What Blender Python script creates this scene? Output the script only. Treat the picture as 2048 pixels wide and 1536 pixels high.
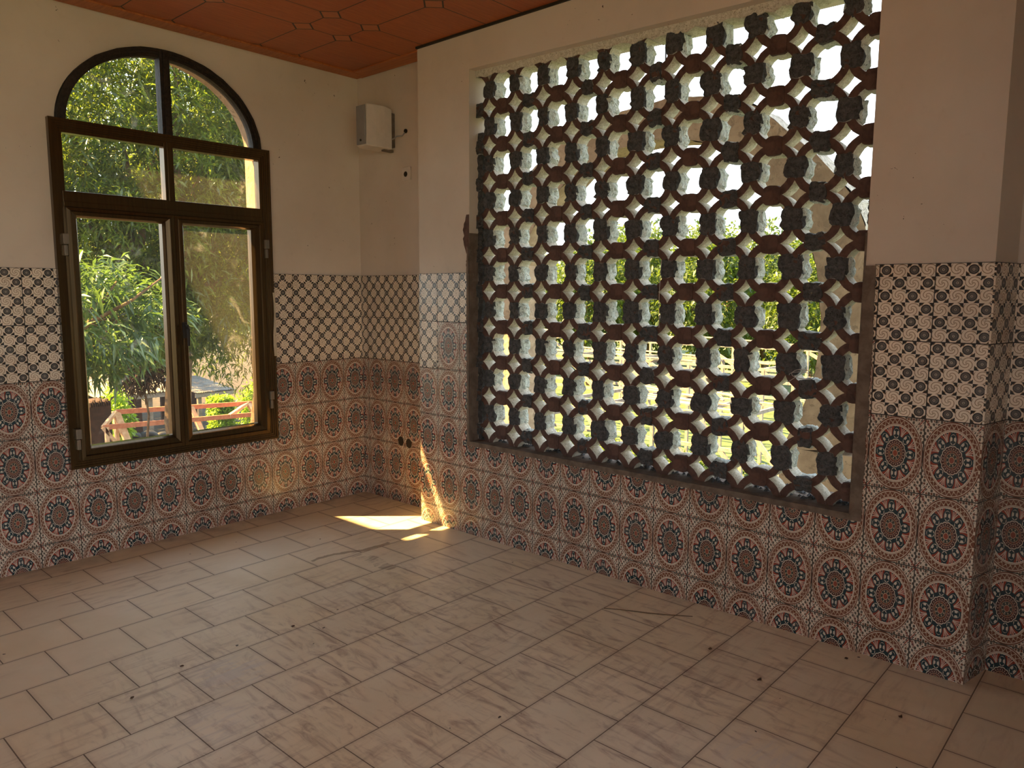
import bpy, bmesh, math, random
import numpy as np
from mathutils import Vector, Matrix, noise

sc = bpy.context.scene
for o in list(bpy.data.objects):
    bpy.data.objects.remove(o)
COL = sc.collection
random.seed(7)
rng = np.random.default_rng(11)

# ------------------------------------------------------------------ camera
CAM_ROWS = ((0.66771087, -0.74440798, 0.00435426),
            (0.08692047, 0.08377148, 0.99268684),
            (-0.73932877, -0.66244932, 0.12063942))
CAM_POS = Vector((-3.4009, -4.5433, 1.5053))
FPX = 1499.304
cd = bpy.data.cameras.new('camera')
cd.sensor_width = 36.0
cd.lens = FPX * 36.0 / 2048.0
cd.clip_start = 0.05
cd.clip_end = 4000
cam = bpy.data.objects.new('camera', cd)
M3 = Matrix(CAM_ROWS).transposed()
cam.matrix_world = Matrix.Translation(CAM_POS) @ M3.to_4x4()
COL.objects.link(cam)
sc.camera = cam

# ------------------------------------------------------------------ light and exposure
w = bpy.data.worlds.new('sky')
sc.world = w
w.use_nodes = True
wt = w.node_tree
wt.nodes.clear()
wo = wt.nodes.new('ShaderNodeOutputWorld')
bg = wt.nodes.new('ShaderNodeBackground')
tc = wt.nodes.new('ShaderNodeTexCoord')
sx = wt.nodes.new('ShaderNodeSeparateXYZ')
rp = wt.nodes.new('ShaderNodeValToRGB')
rp.color_ramp.elements[0].position = 0.48
rp.color_ramp.elements[0].color = (0.66, 0.68, 0.66, 1)
rp.color_ramp.elements[1].position = 0.56
rp.color_ramp.elements[1].color = (0.90, 0.97, 1.0, 1)
e = rp.color_ramp.elements.new(1.0)
e.color = (0.62, 0.76, 1.0, 1)
mr = wt.nodes.new('ShaderNodeMath')
mr.operation = 'MULTIPLY_ADD'
mr.inputs[1].default_value = 0.5
mr.inputs[2].default_value = 0.5
wt.links.new(tc.outputs['Generated'], sx.inputs[0])
wt.links.new(sx.outputs['Z'], mr.inputs[0])
wt.links.new(mr.outputs[0], rp.inputs[0])
wt.links.new(rp.outputs[0], bg.inputs[0])
bg.inputs[1].default_value = 2.3
wt.links.new(bg.outputs[0], wo.inputs[0])

sd = bpy.data.lights.new('sun', 'SUN')
sd.energy = 30.0
sd.angle = math.radians(0.53)
sd.color = (1.0, 0.62, 0.22)
sun = bpy.data.objects.new('sun', sd)
SUN_DIR = Vector((0.69, -0.73, -1.41)).normalized()
sun.rotation_euler = SUN_DIR.to_track_quat('-Z', 'Y').to_euler()
sun.location = (-6, 8, 14)
COL.objects.link(sun)

sc.view_settings.view_transform = 'Standard'
sc.view_settings.look = 'None'
sc.view_settings.gamma = 1
sc.view_settings.use_curve_mapping = False
sc.view_settings.exposure = 0.75

# ------------------------------------------------------------------ pixel helper (for laying out distant things)
RWS = [Vector(r) for r in CAM_ROWS]


def on(ax, val, px, py):
    v = RWS[0] * ((px - 1024) / FPX) + RWS[1] * (-(py - 768) / FPX) - RWS[2]
    t = (val - CAM_POS[ax]) / v[ax]
    return CAM_POS + v * t


# ------------------------------------------------------------------ measured layout
CZ = 3.015          # ceiling
TT = 1.6248         # top of the tiles
PX = -0.177         # tiled face of the pier
YE, YR = -0.8476, -4.009
YC = -3.6186        # a joint between two tile columns on the pier
W1P = -0.1702       # first joint on the window wall
OY0, OY1, OZ0, OZ1 = -3.562, -1.302, 0.584, 2.800   # opening of the block screen
RX0, RY0 = -6.5, -8.0
GZ = -2.5           # ground outside

# ------------------------------------------------------------------ node expression helper
class NT:
    def __init__(s, name):
        s.m = bpy.data.materials.new(name)
        s.m.use_nodes = True
        s.t = s.m.node_tree
        s.t.nodes.clear()
        s.out = s.t.nodes.new('ShaderNodeOutputMaterial')

    def n(s, typ, **kw):
        nd = s.t.nodes.new(typ)
        for k, v in kw.items():
            setattr(nd, k, v)
        return nd

    def link(s, a, b):
        s.t.links.new(a, b)

    def math(s, op, *a):
        nd = s.t.nodes.new('ShaderNodeMath')
        nd.operation = op
        for i, x in enumerate(a):
            if isinstance(x, E):
                s.t.links.new(x.k, nd.inputs[i])
            else:
                nd.inputs[i].default_value = float(x)
        return E(s, nd.outputs[0])

    def mix(s, f, a, b, blend='MIX'):
        nd = s.t.nodes.new('ShaderNodeMix')
        nd.data_type = 'RGBA'
        nd.blend_type = blend
        nd.clamp_factor = True
        for idx, x in ((0, f), (6, a), (7, b)):
            if isinstance(x, E):
                s.t.links.new(x.k, nd.inputs[idx])
            elif hasattr(x, 'is_output'):
                s.t.links.new(x, nd.inputs[idx])
            elif idx == 0:
                nd.inputs[0].default_value = x
            else:
                nd.inputs[idx].default_value = (*x, 1)
        return nd.outputs[2]

    def noise(s, vec, scale, detail=3, rough=0.5, dist=0.0):
        nd = s.n('ShaderNodeTexNoise')
        nd.inputs['Scale'].default_value = scale
        nd.inputs['Detail'].default_value = detail
        nd.inputs['Roughness'].default_value = rough
        nd.inputs['Distortion'].default_value = dist
        if vec is not None:
            s.link(vec, nd.inputs['Vector'])
        return E(s, nd.outputs['Fac'])

    def coords(s, kind='Object', scale=None):
        nd = s.n('ShaderNodeTexCoord')
        o = nd.outputs[kind]
        if scale:
            mp = s.n('ShaderNodeMapping')
            mp.inputs['Scale'].default_value = scale
            s.link(o, mp.inputs[0])
            o = mp.outputs[0]
        return o

    def sep(s, v):
        nd = s.n('ShaderNodeSeparateXYZ')
        s.link(v, nd.inputs[0])
        return [E(s, nd.outputs[i]) for i in range(3)]

    def bsdf(s, color, rough=0.6, bump=None, bstr=0.3, bdist=0.01, metal=0.0, spec=0.5, coat=0.0):
        b = s.n('ShaderNodeBsdfPrincipled')
        if isinstance(color, tuple):
            b.inputs['Base Color'].default_value = (*color, 1)
        else:
            s.link(color.k if isinstance(color, E) else color, b.inputs['Base Color'])
        if isinstance(rough, E):
            s.link(rough.k, b.inputs['Roughness'])
        else:
            b.inputs['Roughness'].default_value = rough
        b.inputs['Metallic'].default_value = metal
        b.inputs['Specular IOR Level'].default_value = spec
        b.inputs['Coat Weight'].default_value = coat
        if bump is not None:
            bn = s.n('ShaderNodeBump')
            bn.inputs['Strength'].default_value = bstr
            bn.inputs['Distance'].default_value = bdist
            s.link(bump.k, bn.inputs['Height'])
            s.link(bn.outputs[0], b.inputs['Normal'])
        s.link(b.outputs[0], s.out.inputs[0])
        return b


class E:
    def __init__(s, nt, k):
        s.nt, s.k = nt, k

    def __add__(s, o): return s.nt.math('ADD', s, o)
    __radd__ = __add__
    def __sub__(s, o): return s.nt.math('SUBTRACT', s, o)
    def __rsub__(s, o): return s.nt.math('SUBTRACT', o, s)
    def __mul__(s, o): return s.nt.math('MULTIPLY', s, o)
    __rmul__ = __mul__
    def __truediv__(s, o): return s.nt.math('DIVIDE', s, o)
    def __gt__(s, o): return s.nt.math('GREATER_THAN', s, o)
    def __lt__(s, o): return s.nt.math('LESS_THAN', s, o)
    def abs(s): return s.nt.math('ABSOLUTE', s)
    def fl(s): return s.nt.math('FLOOR', s)
    def fr(s): return s.nt.math('FRACT', s)
    def sin(s): return s.nt.math('SINE', s)
    def cos(s): return s.nt.math('COSINE', s)
    def sqrt(s): return s.nt.math('SQRT', s)
    def mx(s, o): return s.nt.math('MAXIMUM', s, o)
    def mn(s, o): return s.nt.math('MINIMUM', s, o)
    def mod(s, o): return s.nt.math('FLOORED_MODULO', s, o)
    def at2(s, o): return s.nt.math('ARCTAN2', s, o)
    def band(s, a, b): return (s > a) * (s < b)
    def near(s, c, w_): return (s - c).abs() < w_

    def ss(s, a, b):
        nd = s.nt.n('ShaderNodeMapRange')
        nd.interpolation_type = 'SMOOTHSTEP'
        nd.inputs['From Min'].default_value = a
        nd.inputs['From Max'].default_value = b
        s.nt.link(s.k, nd.inputs['Value'])
        return E(s.nt, nd.outputs['Result'])


TAU = 2 * math.pi

# ------------------------------------------------------------------ tile materials (UV: one unit per tile)
CREAM = (0.62, 0.54, 0.445)
WHITE = (0.76, 0.66, 0.54)
BROWN = (0.165, 0.062, 0.036)
RED = (0.25, 0.048, 0.030)
TEAL = (0.018, 0.040, 0.050)
GROUT = (0.035, 0.028, 0.022)


def finish_tile(N, col, x, y, wx, wy):
    g = ((x.abs() > 1 - wx) + (y.abs() > 1 - wy)).mn(1)
    oc = N.coords('Object')
    d = N.noise(oc, 2.3, 4, 0.6)
    col = N.mix(d.ss(0.45, 0.8) * 0.35, col, (0.30, 0.22, 0.15), 'MULTIPLY')
    sp = N.noise(oc, 60, 2, 0.5)
    col = N.mix((sp > 0.72) * 0.5, col, (0.10, 0.07, 0.05))
    col = N.mix(g, col, GROUT)
    r = N.noise(oc, 9, 3) * 0.25 + 0.14 + g * 0.5
    N.bsdf(col, r, bump=1 - g, bstr=0.6, bdist=0.002)
    return N.m


def mat_mandala():
    N = NT('mandala_tile')
    u, v, _ = N.sep(N.coords('UV'))
    x = (u.fr() - 0.5) * 2
    y = (v.fr() - 0.5) * 2
    r = (x * x + y * y).sqrt()
    th = y.at2(x)
    # corners: fine mottled foliage
    c1 = ((x * 34).sin() * (y * 38).sin())
    c2 = ((x * 13 + y * 13).sin() * (x * 13 - y * 13).sin())
    col = N.mix((c1 > 0.12), CREAM, (0.10, 0.085, 0.07))
    col = N.mix((c1 < -0.35) * (c2 > 0.1), col, BROWN)
    dg = (x.abs() - y.abs()).abs()
    col = N.mix((dg * 1).near(0.11, 0.022), col, CREAM)
    col = N.mix((dg < 0.02) * (r > 1.15), col, RED)
    # outer rings
    inr = r < 1.0
    col = N.mix(inr, col, CREAM)
    col = N.mix(r.band(0.955, 0.99), col, BROWN)
    col = N.mix(r.band(0.795, 0.935), col, BROWN)
    t40 = (th * (34 / TAU)).fr()
    zig = (t40 - 0.5).abs() * 2
    rr = (r - 0.80) / 0.13
    col = N.mix(((rr - zig).abs() < 0.13) * r.band(0.80, 0.93), col, (0.48, 0.38, 0.29))
    col = N.mix(((t40 - 0.5).abs() < 0.14) * (rr.near(0.28, 0.14)), col, (0.5, 0.42, 0.32))
    col = N.mix(r.band(0.765, 0.775), col, BROWN)
    # flame field
    fld = r < 0.735
    ang = ((th * (8 / TAU)).fr() - 0.5).abs()          # 0 between the petals
    fan = ((th * 24 + 0.0).cos() * 0.5 + 0.5) * 1.0
    col = N.mix(fld * (ang < 0.36), col, RED)
    col = N.mix(fld * (((ang * 2 - (r - 0.45) * 1.2).abs() < 0.045) + ((ang * 2 - (r - 0.52) * 0.5).abs() < 0.03)).mn(1), col, CREAM)
    col = N.mix(((th * (32 / TAU)).fr().near(0.5, 0.17)) * r.near(0.715, 0.014), col, TEAL)
    # petals
    a = ((th * (8 / TAU) + 0.5).fr() - 0.5) * (TAU / 8)
    px = r * a.cos() - 0.535
    py = r * a.sin()
    e_ = (px / 0.150) * (px / 0.150) + (py / 0.108) * (py / 0.108)
    col = N.mix((r < 0.47 + 0.02), col, TEAL)
    col = N.mix(e_ < 1.70, col, TEAL)
    col = N.mix(e_ < 0.90, col, (0.55, 0.50, 0.42))
    lobe = ((px + 0.10) * 42).sin().mx(0) * 0.060 + 0.028
    col = N.mix((py.abs() < lobe) * (px.near(0.0, 0.125)) * (e_ < 0.8), col, TEAL)
    # scalloped heart
    sc_ = ((th * 8).sin()).abs() * 0.022 + 0.335
    col = N.mix(r < sc_ + 0.05, col, TEAL)
    col = N.mix(((r - sc_ - 0.016).abs() < 0.012), col, CREAM)
    col = N.mix(r < sc_, col, (0.07, 0.030, 0.028))
    col = N.mix(((th * (24 / TAU)).fr().near(0.5, 0.2)) * r.near(0.30, 0.016), col, (0.48, 0.36, 0.28))
    col = N.mix(r < 0.258, col, (0.46, 0.34, 0.26))
    col = N.mix(r < 0.246, col, (0.20, 0.075, 0.045))
    col = N.mix(((th * (14 / TAU)).fr().near(0.5, 0.18)) * r.near(0.220, 0.012), col, TEAL)
    col = N.mix(r < 0.195, col, (0.5, 0.38, 0.28))
    col = N.mix(r < 0.185, col, (0.045, 0.05, 0.045))
    col = N.mix(((th * (8 / TAU)).fr().near(0.5, 0.16)) * r.near(0.142, 0.024), col, (0.44, 0.36, 0.26))
    col = N.mix(r < 0.098, col, (0.5, 0.38, 0.28))
    col = N.mix(r < 0.080, col, (0.26, 0.07, 0.045))
    return finish_tile(N, col, x, y, 0.020, 0.014)


def mat_spiral():
    N = NT('spiral_tile')
    u, v, _ = N.sep(N.coords('UV'))
    X = (u.fr() - 0.5) * 2
    Y = (v.fr() - 0.5) * 2
    cu, cv = u * 4, v * 6
    par = (cu.fl() + cv.fl() + 1).mod(2)
    x = (cu.fr() - 0.5) * 2
    y = (cv.fr() - 0.5) * 2
    r = (x * x + y * y).sqrt()
    th = y.at2(x)
    # spiral cell: four arms that run out into the neighbouring cells
    arms = (th * (3 / TAU) + r * 2.1).fr()
    m = ((arms - 0.5).abs() < 0.12) * (r > 0.10) * (r < 1.12)
    col = N.mix(m * 0.85, WHITE, (0.20, 0.12, 0.06))
    col = N.mix(((r - 0.10).abs() < 0.03), col, (0.20, 0.12, 0.06))
    # ring cell
    c = N.mix(r > 0.93, WHITE, WHITE)
    corner = ((x.abs() + y.abs()) > 1.30) * (r > 0.90)
    c = N.mix(corner, c, (0.012, 0.011, 0.013))
    c = N.mix(((x.abs() + y.abs()) < 1.30) * (r > 0.80) * (((th * (4 / TAU) + r * 1.2).fr() - 0.5).abs() < 0.12), c, (0.20, 0.12, 0.06))
    c = N.mix(r < 0.72, c, (0.018, 0.017, 0.020))
    c = N.mix(((r * 7.6).fr() > 0.52) * r.band(0.16, 0.60), c, (0.20, 0.185, 0.17))
    c = N.mix(r.band(0.10, 0.15), c, WHITE)
    col = N.mix(par, c, col)
    return finish_tile(N, col, X, Y, 0.020, 0.014)


def mat_plaster():
    N = NT('plaster')
    oc = N.coords('Object')
    a = N.noise(oc, 1.4, 5, 0.55)
    b = N.noise(oc, 14, 5, 0.65)
    s_ = N.noise(oc, 34, 3, 0.7, 0.6)
    zone = N.noise(oc, 2.6, 2, 0.5)
    col = N.mix(a.ss(0.3, 0.7), (0.55, 0.475, 0.395), (0.63, 0.555, 0.475))
    col = N.mix((s_ > 0.705) * (zone > 0.55), col, (0.05, 0.035, 0.025))
    col = N.mix(b.ss(0.55, 0.8) * 0.18, col, (0.40, 0.32, 0.25))
    N.bsdf(col, 0.85, bump=b * 0.6 + a, bstr=0.25, bdist=0.006, spec=0.2)
    return N.m


def mat_floor():
    N = NT('floor_tile')
    oc = N.coords('Object')
    x, y, _ = N.sep(oc)
    S = 0.2975
    ry = (y + 0.488) / S
    row = ry.fl()
    fy = ry.fr()
    rx = (x + 1.885) / S - row.mod(2) * 0.5 + 0.5 * 0
    # rows counted from the window wall: even rows joint at -1.885
    fx = (rx + 0.5).fr()
    dx = (fx - 0.0).mn(1 - fx) * S
    dy = fy.mn(1 - fy) * S
    g = dx.mn(dy) < 0.0020
    gs = 1 - dx.mn(dy).ss(0.0, 0.022)
    cell = N.n('ShaderNodeTexWhiteNoise', noise_dimensions='2D')
    cb = N.n('ShaderNodeCombineXYZ')
    N.link((rx + 0.5).fl().k, cb.inputs[0])
    N.link(row.k, cb.inputs[1])
    N.link(cb.outputs[0], cell.inputs['Vector'])
    rnd = E(N, cell.outputs['Value'])
    n1 = N.noise(oc, 3.0, 5, 0.6, 0.4)
    mp = N.n('ShaderNodeMapping')
    mp.inputs['Scale'].default_value = (3, 15, 1)
    mp.inputs['Rotation'].default_value = (0, 0, 0.25)
    N.link(oc, mp.inputs[0])
    n2 = N.noise(mp.outputs[0], 1.6, 6, 0.62, 0.8)
    mp2 = N.n('ShaderNodeMapping')
    mp2.inputs['Scale'].default_value = (11, 3, 1)
    mp2.inputs['Rotation'].default_value = (0, 0, -0.5)
    N.link(oc, mp2.inputs[0])
    n3 = N.noise(mp2.outputs[0], 1.8, 6, 0.65, 0.9)
    zn = N.noise(oc, 1.1, 2, 0.5)
    col = N.mix(n1.ss(0.3, 0.75), (0.74, 0.61, 0.41), (0.84, 0.72, 0.52))
    col = N.mix(rnd * 0.4, col, (0.70, 0.62, 0.50))
    near_ = 1 - ((x + 1.35) * (x + 1.35) * 0.45 + (y + 2.55) * (y + 2.55) * 0.55).ss(0.2, 1.6)
    col = N.mix(n2.ss(0.46, 0.78) * zn.ss(0.40, 0.60) * 0.55, col, (0.27, 0.15, 0.10))
    col = N.mix(n3.ss(0.46, 0.76) * near_ * 0.75, col, (0.27, 0.145, 0.105))
    # pale dried smears: rubbed white film left in the middle of the room
    for (cx, cy, k) in ((-2.02, -1.83, 0.75), (-2.25, -2.12, 0.45), (-1.14, -3.62, 0.55), (-1.45, -2.2, 0.25)):
        d2 = ((x - cx) * (x - cx) + (y - cy) * (y - cy)).sqrt()
        col = N.mix((1 - d2.ss(0.04, 0.22)) * n2.ss(0.40, 0.62) * k, col, (0.62, 0.56, 0.50))
    # dried trickle of dirty water near the corner
    w1 = ((y + 1.02) + ((x + 0.85) * 9).sin() * 0.05 + (n1 - 0.5) * 0.16).abs() < 0.016
    col = N.mix(w1 * x.band(-1.12, -0.62) * 0.6, col, (0.16, 0.10, 0.045))
    w2 = ((x + 0.87) + (n1 - 0.5) * 0.22).abs() < 0.04
    col = N.mix(w2 * y.band(-1.42, -1.05) * n2.ss(0.4, 0.6) * 0.6, col, (0.18, 0.11, 0.055))
    # patchy dark brown along the foot of the walls
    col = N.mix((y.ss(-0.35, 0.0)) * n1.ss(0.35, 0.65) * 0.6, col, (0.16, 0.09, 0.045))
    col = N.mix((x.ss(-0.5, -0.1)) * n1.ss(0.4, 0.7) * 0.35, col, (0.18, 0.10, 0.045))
    spk = N.noise(oc, 26, 1, 0.5)
    col = N.mix(spk > 0.80, col, (0.06, 0.035, 0.02))
    col = N.mix(gs * 0.22, col, (0.24, 0.15, 0.10))
    col = N.mix(g * 0.85, col, (0.085, 0.045, 0.03))
    N.bsdf(col, n2 * 0.20 + 0.27 + g * 0.3, bump=(1 - g) + n2 * 0.06, bstr=0.5, bdist=0.003, spec=0.45)
    return N.m


def mat_ceiling():
    N = NT('ceiling_panel')
    oc = N.coords('Object')
    x, y, _ = N.sep(oc)
    P = 0.81
    U = 0.27

    def lines(c, o):
        m = (c - o).mod(P)                     # lines at 0 and 0.54 (=P-U)
        d0 = m.mn(P - m)
        d1 = (m - (P - U)).abs()
        return d0.mn(d1)
    dx = lines(x, -0.580)
    dy = lines(y, -0.640 - 0.81 + 0.81)
    l1 = dx + dy
    sq = l1 < 0.068
    side = ((l1 - 0.068).abs() < 0.0065)
    ln = (dx.mn(dy) < 0.0034) * (1 - sq)
    g = (side + ln).mn(1)
    grain = N.noise(N.coords('Object', (2.0, 24, 1)), 3.0, 5, 0.6, 0.6)
    big = N.noise(oc, 1.6, 3, 0.5)
    col = N.mix(grain.ss(0.3, 0.7), (0.30, 0.072, 0.018), (0.40, 0.110, 0.026))
    col = N.mix(big.ss(0.4, 0.7) * 0.4, col, (0.30, 0.06, 0.025))
    col = N.mix(sq * 0.35, col, (0.5, 0.2, 0.08))
    col = N.mix(g, col, (0.012, 0.006, 0.004))
    N.bsdf(col, 0.42, bump=1 - g, bstr=0.5, bdist=0.003)
    return N.m


def mat_wood(name, a, b, rough=0.5, sc_=(2, 2, 30), metal=0.0):
    N = NT(name)
    g = N.noise(N.coords('Object', sc_), 3, 5, 0.6, 0.5)
    N.bsdf(N.mix(g.ss(0.3, 0.7), a, b), rough, bump=g, bstr=0.2 if not metal else 0.02, bdist=0.003, metal=metal)
    return N.m


def mat_noise(name, a, b, scale=12, rough=0.8, bstr=0.6, bdist=0.01, spots=None, lo=0.35, hi=0.65, spec=0.3):
    N = NT(name)
    oc = N.coords('Object')
    g = N.noise(oc, scale, 5, 0.62, 0.3)
    col = N.mix(g.ss(lo, hi), a, b)
    if spots:
        s_ = N.noise(oc, scale * 3.1, 4, 0.6, 0.5)
        col = N.mix(s_.ss(0.56, 0.64), col, spots)
    N.bsdf(col, rough, bump=g, bstr=bstr, bdist=bdist, spec=spec)
    return N.m


def mat_glass():
    N = NT('dusty_glass')
    oc = N.coords('Object')
    a = N.noise(oc, 5.5, 6, 0.7, 1.6)
    b = N.noise(oc, 2.0, 3, 0.5)
    c = N.noise(N.coords('Object', (3, 3, 40)), 4, 4, 0.6, 0.4)
    x, y, z = N.sep(oc)
    right = x.ss(-1.35, -0.95)
    dirt = a.ss(0.52, 0.72) * b.ss(0.4, 0.6) * 0.26 + 0.030 + right * 0.03 * c
    tr = N.n('ShaderNodeBsdfTransparent')
    tr.inputs[0].default_value = (0.93, 0.96, 0.93, 1)
    gl = N.n('ShaderNodeBsdfGlossy')
    gl.inputs['Roughness'].default_value = 0.02
    fr = N.n('ShaderNodeFresnel')
    fr.inputs[0].default_value = 1.45
    m1 = N.n('ShaderNodeMixShader')
    N.link(fr.outputs[0], m1.inputs[0])
    N.link(tr.outputs[0], m1.inputs[1])
    N.link(gl.outputs[0], m1.inputs[2])
    tl = N.n('ShaderNodeBsdfTranslucent')
    tl.inputs[0].default_value = (0.75, 0.72, 0.62, 1)
    df = N.n('ShaderNodeBsdfDiffuse')
    df.inputs[0].default_value = (0.6, 0.58, 0.5, 1)
    m3 = N.n('ShaderNodeMixShader')
    N.link(tl.outputs[0], m3.inputs[1])
    N.link(df.outputs[0], m3.inputs[2])
    m2 = N.n('ShaderNodeMixShader')
    N.link(dirt.k, m2.inputs[0])
    N.link(m1.outputs[0], m2.inputs[1])
    N.link(m3.outputs[0], m2.inputs[2])
    N.link(m2.outputs[0], N.out.inputs[0])
    return N.m


def mat_leaf(name, a, b, tl=0.45, gloss=0.35):
    N = NT(name)
    oc = N.coords('Object')
    g = N.noise(oc, 1.3, 2, 0.6)
    g2 = N.noise(oc, 23, 1, 0.6)
    col = N.mix((g * 0.5 + g2 * 0.5).ss(0.38, 0.62), a, b)
    p = N.n('ShaderNodeBsdfPrincipled')
    N.link(col, p.inputs['Base Color'])
    p.inputs['Roughness'].default_value = gloss
    t_ = N.n('ShaderNodeBsdfTranslucent')
    tc_ = N.mix(1.0, col, (1.0, 1.0, 0.45), 'MULTIPLY')
    hs = N.n('ShaderNodeHueSaturation')
    hs.inputs['Value'].default_value = 1.9
    N.link(tc_, hs.inputs['Color'])
    N.link(hs.outputs[0], t_.inputs[0])
    m = N.n('ShaderNodeMixShader')
    m.inputs[0].default_value = tl
    N.link(p.outputs[0], m.inputs[1])
    N.link(t_.outputs[0], m.inputs[2])
    N.link(m.outputs[0], N.out.inputs[0])
    return N.m


def mat_plain(name, c, rough=0.5, metal=0.0):
    N = NT(name)
    oc = N.coords('Object')
    g = N.noise(oc, 18, 3, 0.6)
    N.bsdf(N.mix(g.ss(0.3, 0.8) * 0.4, c, tuple(v * 0.72 for v in c)), rough, metal=metal)
    return N.m


MT = dict(
    mandala=mat_mandala(), spiral=mat_spiral(), plaster=mat_plaster(), floor=mat_floor(), ceil=mat_ceiling(),
    cornice=mat_wood('cornice_wood', (0.30, 0.085, 0.022), (0.42, 0.14, 0.04), 0.5, (20, 1, 1)),
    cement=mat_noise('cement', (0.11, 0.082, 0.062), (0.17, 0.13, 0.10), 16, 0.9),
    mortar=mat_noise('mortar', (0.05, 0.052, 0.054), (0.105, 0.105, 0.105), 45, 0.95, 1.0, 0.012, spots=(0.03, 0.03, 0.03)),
    mortarlit=mat_noise('daylit_mortar', (0.44, 0.48, 0.44), (0.64, 0.67, 0.62), 42, 0.95, 1.0, 0.012, spots=(0.12, 0.13, 0.12)),  # lit copy of the mortar: daylight painted into sides and back
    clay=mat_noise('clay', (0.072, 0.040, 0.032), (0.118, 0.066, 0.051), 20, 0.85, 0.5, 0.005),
    claybright=mat_noise('brightened_clay', (0.50, 0.47, 0.38), (0.68, 0.65, 0.56), 60, 0.92, 0.8, 0.004, spots=(0.24, 0.20, 0.13)),  # pale cement tone, brightened for the daylight reaching it
    bronze=mat_wood('bronze_aluminium', (0.075, 0.046, 0.020), (0.11, 0.070, 0.030), 0.22, (30, 1, 1), 0.75),
    bronzed=mat_noise('dark_sealant', (0.012, 0.008, 0.006), (0.03, 0.02, 0.014), 50, 0.6, 0.8, 0.004),
    glass=mat_glass(),
    stucco=mat_noise('stucco', (0.30, 0.215, 0.145), (0.42, 0.31, 0.21), 7, 0.9, 0.8, 0.02, spots=(0.26, 0.19, 0.13)),
    stone=mat_noise('rough_render', (0.42, 0.39, 0.32), (0.62, 0.57, 0.47), 30, 0.95, 1.0, 0.03, spots=(0.20, 0.17, 0.13)),
    white=mat_plain('white_plastic', (0.62, 0.55, 0.48), 0.45),
    grille=mat_plain('grey_grille', (0.26, 0.25, 0.25), 0.6),
    black=mat_plain('black_rubber', (0.012, 0.011, 0.010), 0.6),
    steel=mat_plain('grey_metal', (0.20, 0.17, 0.13), 0.4, 0.4),
    timber=mat_wood('raw_timber', (0.50, 0.28, 0.14), (0.66, 0.44, 0.26), 0.75, (4, 4, 4)),
    timberr=mat_wood('red_timber', (0.42, 0.13, 0.06), (0.55, 0.20, 0.10), 0.75, (4, 4, 4)),
    greytimber=mat_wood('weathered_timber', (0.17, 0.14, 0.115), (0.27, 0.23, 0.19), 0.85, (4, 4, 4)),
    bark=mat_noise('bark', (0.09, 0.055, 0.03), (0.20, 0.13, 0.075), 9, 0.9, 0.8, 0.03),
    tin=mat_noise('corrugated_tin', (0.14, 0.135, 0.125), (0.22, 0.21, 0.19), 3, 0.5, 0.2, 0.01, spots=(0.33, 0.20, 0.12)),
    brick=mat_noise('old_brick', (0.035, 0.02, 0.014), (0.07, 0.035, 0.024), 8, 0.9),
    grass=mat_noise('grass_ground', (0.05, 0.085, 0.02), (0.12, 0.17, 0.035), 1.6, 0.95, 1.0, 0.1, spots=(0.13, 0.10, 0.06)),
    hill=mat_noise('far_hills', (0.17, 0.24, 0.24), (0.22, 0.30, 0.27), 0.02, 1.0, 0.0, 0.1, spec=0.0),  # blue of the distant haze is put into the colour
    leafm=mat_leaf('long_leaf', (0.038, 0.066, 0.018), (0.13, 0.17, 0.030), 0.5, 0.25),
    leafp=mat_leaf('pale_leaf', (0.05, 0.095, 0.035), (0.09, 0.15, 0.05), 0.35, 0.35),
    leafy=mat_leaf('yellow_green_leaf', (0.034, 0.066, 0.016), (0.095, 0.135, 0.027), 0.45, 0.4),
    leafl=mat_leaf('bright_leaf', (0.16, 0.26, 0.02), (0.26, 0.38, 0.03), 0.45, 0.4),
    leafb=mat_leaf('dry_brown_leaf', (0.05, 0.025, 0.013), (0.10, 0.055, 0.03), 0.1, 0.6),
    strip=mat_plain('clear_tape', (0.55, 0.48, 0.36), 0.2),
    void=mat_plain('cavity_shade', (0.02, 0.014, 0.008), 0.9),  # near-black paint for the shade inside holes and gaps
    wire=mat_plain('pale_wire', (0.5, 0.46, 0.42), 0.5),
    blackwire=mat_plain('black_wire', (0.02, 0.02, 0.022), 0.5),
)


def mat_ground():
    N = NT('ground')
    oc = N.coords('Object')
    x, y, z = N.sep(oc)
    g = N.noise(oc, 1.6, 5, 0.62, 0.3)
    f = N.noise(oc, 6.0, 4, 0.6)
    col = N.mix(g.ss(0.35, 0.65), (0.035, 0.062, 0.015), (0.085, 0.125, 0.028))
    soil = (y - x * 0.75 + g * 4.0).ss(2.0, 5.0)       # trodden yard in front of the window, darkened for tree shade
    col = N.mix(soil, col, N.mix(f.ss(0.4, 0.6), (0.045, 0.031, 0.019), (0.024, 0.019, 0.012)))
    N.bsdf(col, 0.95, bump=g, bstr=1.0, bdist=0.1)
    return N.m


MT['grass'] = mat_ground()


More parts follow.
